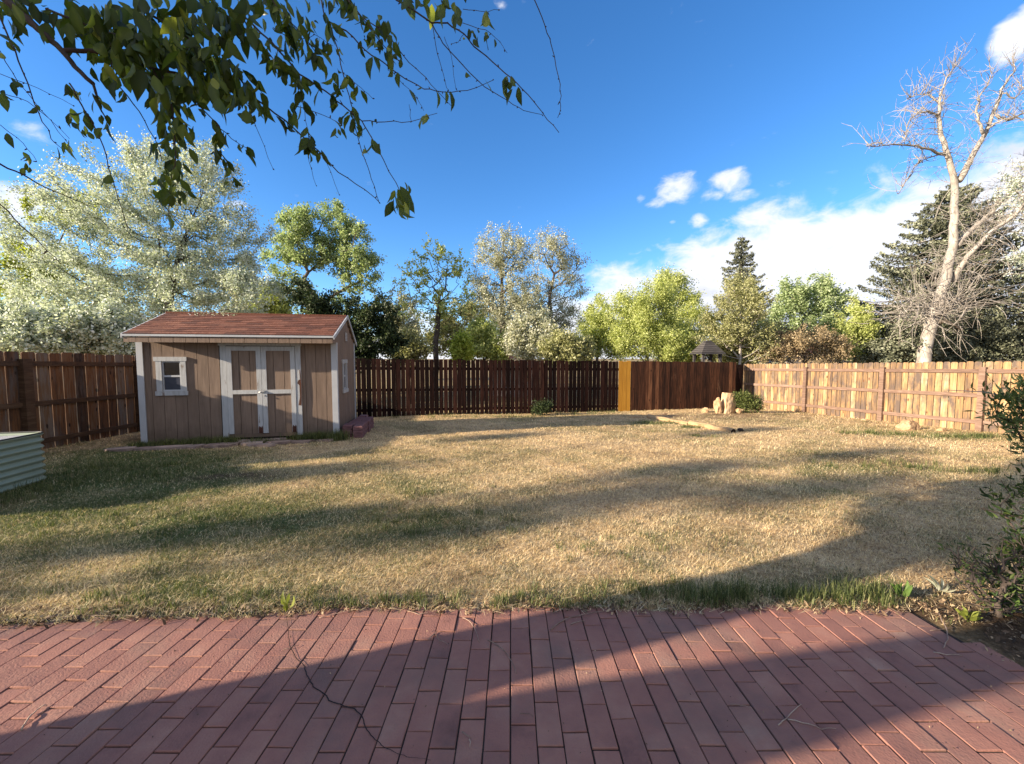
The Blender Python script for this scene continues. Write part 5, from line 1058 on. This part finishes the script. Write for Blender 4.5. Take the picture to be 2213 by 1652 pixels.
yard_bush('twiggy_shrub', 'tangle of dark bare twigs at the bottom right, beside the patio corner', 2.80, 2.18, [(0,0,.14,.2,.14,.12),(-.05,.1,.28,.15,.12,.12),(.12,0,.35,.15,.15,.15)], 230, 420, .035, L_SHRUB, 47, w=.5, spread=.02, base_r=.02, tip=.0025)
weed('leafy_weed', 'small dark green leafy weed at the corner of the lawn edge', 2.42, 2.36, 16, .085, L_WEED, 1, .6, 1.2)
weed('broadleaf_weed', 'broad leaved yellow green weed beside the patio corner', 2.92, 2.22, 8, .085, L_WEED, 2, 1.1, .8)
weed('pale_weed', 'small silvery weed right of the dark leafy weed', 2.72, 2.42, 9, .09, L_PALE, 3, .4, .7)
weed('yellow_weed', 'yellowish trailing weed against the patio corner', 2.58, 2.14, 26, .06, L_YWEED, 4, .6, .3)
weed('leafy_weed', 'small light green weed in the lawn edge left of the crack', -1.33, 2.24, 7, .07, L_YWEED, 5, .7, 1.0)
# curved pale stem in the right-hand bed, dark fallen sticks
def stick(name, label, pts_, r0, r1, mat, cat='stick', group=None, par=None):
    if par is not None:
        b = MB(); n = len(pts_); b.tube([np.array(p)-np.array(par.location) for p in pts_], [r0+(r1-r0)*i/(n-1) for i in range(n)], 7, .6)
        return b.build(name, mat, par, smooth=True)
    b = MB(); c0 = np.array(pts_[0]); n = len(pts_); b.tube([np.array(p)-c0 for p in pts_], [r0+(r1-r0)*i/(n-1) for i in range(n)], 7, .6)
    return link_props(b.build(name, mat, smooth=True, loc=tuple(c0)), label, cat, group)
stick('root', 'curved pale root standing out of the mulch at the right edge', [(3.06,1.98,-.1),(3.04,1.99,.03),(3.07,2.0,.12),(3.09,2.0,.20),(3.05,2.0,.26),(3.0,2.0,.28)], .016, .006, M_BARKP, 'root')
stick('bare_stem', 'dark bare stem reaching left out of the corner shrub', [(3.5,2.35,.45),(3.3,2.4,.40),(3.12,2.45,.42),(2.98,2.45,.46)], .008, .003, M_BARKD, par=CSH)
stick('bare_stem', 'dark bare stem arching down from the corner shrub', [(3.14,2.45,.41),(3.19,2.4,.28),(3.27,2.35,.12),(3.36,2.3,-.05)], .006, .005, M_BARKD, par=CSH)
stick('bare_stem', 'long pale stem hanging out of the bright shrub before the cedar fence', [(5.9,4.6,.95),(5.5,4.6,1.02),(5.1,4.6,1.04)], .008, .003, M_BARKP, par=SSH)
for k_ in range(9):
    a = random.uniform(0, 6.28); x0, y0 = 2.95+random.uniform(-.3, .35), 1.85+random.uniform(-.3, .35); L_ = random.uniform(.15, .35); z_ = float(gz(x0, y0))+.02
    stick('fallen_stick', 'thin fallen stick lying on the mulch right of the patio corner', [(x0, y0, z_), (x0+L_*.5*math.cos(a), y0+L_*.5*math.sin(a), z_+.02), (x0+L_*math.cos(a+.2), y0+L_*math.sin(a+.2), z_+.01)], .005, .003, M_TWIG, group='sticks on the mulch')

# ------------------------------------------------------------------ beyond the fences: little roofs
M_ROOFR = mat_noise('red_roof', [(0, (.20, .07, .05)), (1, (.38, .17, .13))], nscale=8, rough=.9, bump=.3)
M_ROOFG = mat_noise('grey_roof', [(0, (.20, .24, .27)), (1, (.34, .38, .42))], nscale=4, rough=.9, bump=.3)
M_WALLC = mat_noise('pale_wall', [(0, (.40, .34, .30)), (1, (.52, .46, .42))], nscale=4, rough=.9, bump=.2)
M_PAV = mat_noise('dark_roof_board', [(0, (.022, .02, .022)), (.5, (.05, .045, .045)), (1, (.09, .08, .08))], scale=(1, 1, 12), nscale=3, rough=.9, varamt=.6, bump=.3)
def house(name, label, px, D, wd, dp, hw, hr, mroof, rot):
    p = at(px, 775, D); t_ = thing(name, (p[0], p[1], -.65), rot, label, 'house')
    b = MB(); b.box(-wd/2, wd/2, -dp/2, dp/2, 0, hw, .5); b.prism([(-dp/2, hw), (dp/2, hw), (0, hr-.12)], (-wd/2+.01, 0, 0), (0, 1, 0), (0, 0, 1), (1, 0, 0), wd-.02, .5); b.build('wall', M_WALLC, t_)
    b = MB()
    for s_ in (-1, 1):
        sl_ = (hr-hw)/(dp/2); b.prism([(s_*(dp/2+.4), hw-.4*sl_), (0, hr), (0, hr-.15), (s_*(dp/2+.4), hw-.4*sl_-.15)], (-wd/2-.4, 0, 0), (0, 1, 0), (0, 0, 1), (1, 0, 0), wd+.8, .5)
    b.build('roof', mroof, t_)
    b = MB(); b.box(-.5, .5, -dp/2-.02, -dp/2-.002, hw*.45, hw*.8, .5); b.build('window', M_GLASS, t_)
house('neighbour_house', 'grey roofed neighbouring house half hidden by leaves at the far left', -30, 27, 9, 7, 2.4, 4.3, M_ROOFG, R(12))
house('neighbour_house', 'pale house with a reddish roof glimpsed between the russet bush and the green tree', 1725, 36, 9, 7, 2.6, 4.6, M_ROOFR, R(12))
house('small_outbuilding', 'tiny red roofed outbuilding peeping over the dark fence in the centre', 1108, 22, 1.7, 1.8, 1.75, 2.28, M_ROOFR, R(70))
p = at(1528, 775, 17.2); t_ = thing('gazebo', (p[0], p[1], -.65), R(8), 'small dark wooden gazebo roof on posts rising over the back fence', 'gazebo')
b = MB()
for q in range(7):
    f0, f1 = q/7, (q+1)/7; w0, w1 = .58*(1-f0*.80), .58*(1-f1*.80); z0, z1 = 2.24+.60*f0, 2.24+.60*f1
    P = [(-w0, -w0*.8, z0), (w0, -w0*.8, z0), (w0, w0*.8, z0), (-w0, w0*.8, z0), (-w1, -w1*.8, z1-.01), (w1, -w1*.8, z1-.01), (w1, w1*.8, z1-.01), (-w1, w1*.8, z1-.01)]
    P = P[:4]+[(a*1.02, c*1.02, d) for a, c, d in P[4:]]; b.add(P, [(0,1,5,4),(1,2,6,5),(2,3,7,6),(3,0,4,7),(3,2,1,0),(4,5,6,7)])
b.build('roof', M_PAV, t_)
for sx in (-1, 1):
    for sy in (-1, 1):
        b = MB(); b.box(sx*.40-.045, sx*.40+.045, sy*.32-.045, sy*.32+.045, 0, 2.25, .4); b.build('post', M_PAV, t_)
        b = MB(); b.tube([(sx*.40, sy*.4, 1.85), (sx*.30, sy*.32, 2.08), (sx*.24, sy*.4, 2.19)], .03, 5, .4); b.build('brace', M_PAV, t_)
p = at(996, 775, 21); t_ = MB(); t_.tube([(0, 0, 0), (0, 0, 2.35)], .09, 8, .9); link_props(t_.build('white_post', M_WHITE2, loc=(p[0], p[1], -.65)), 'pale post standing beyond the dark fence left of the elms', 'post')
# blossoms fallen on the shed ridge
g = np.random.default_rng(3); xs = []; 
for (u_, n) in ((.55, 30), (.72, 50), (.95, 45), (1.12, 30), (1.3, 20)):
    for _ in range(n):
        a = u_+g.normal()*.05; v_ = RX-.02-abs(g.normal())*.10; X_, Y_ = shed_xy(a, v_); xs.append((X_, Y_, EZ+(RZT-EZ)*(v_-EY)/(RX-EY)+.02+.012*g.random()))
V, F = leaf_quads(np.array(xs), .028, g); link_props(np_mesh('fallen_blossom', V, F, L_WHITE, var=np.repeat(g.random(len(xs)), 4)), 'dried white blossom sprigs lying along the shed roof ridge', 'blossom', kind='stuff')
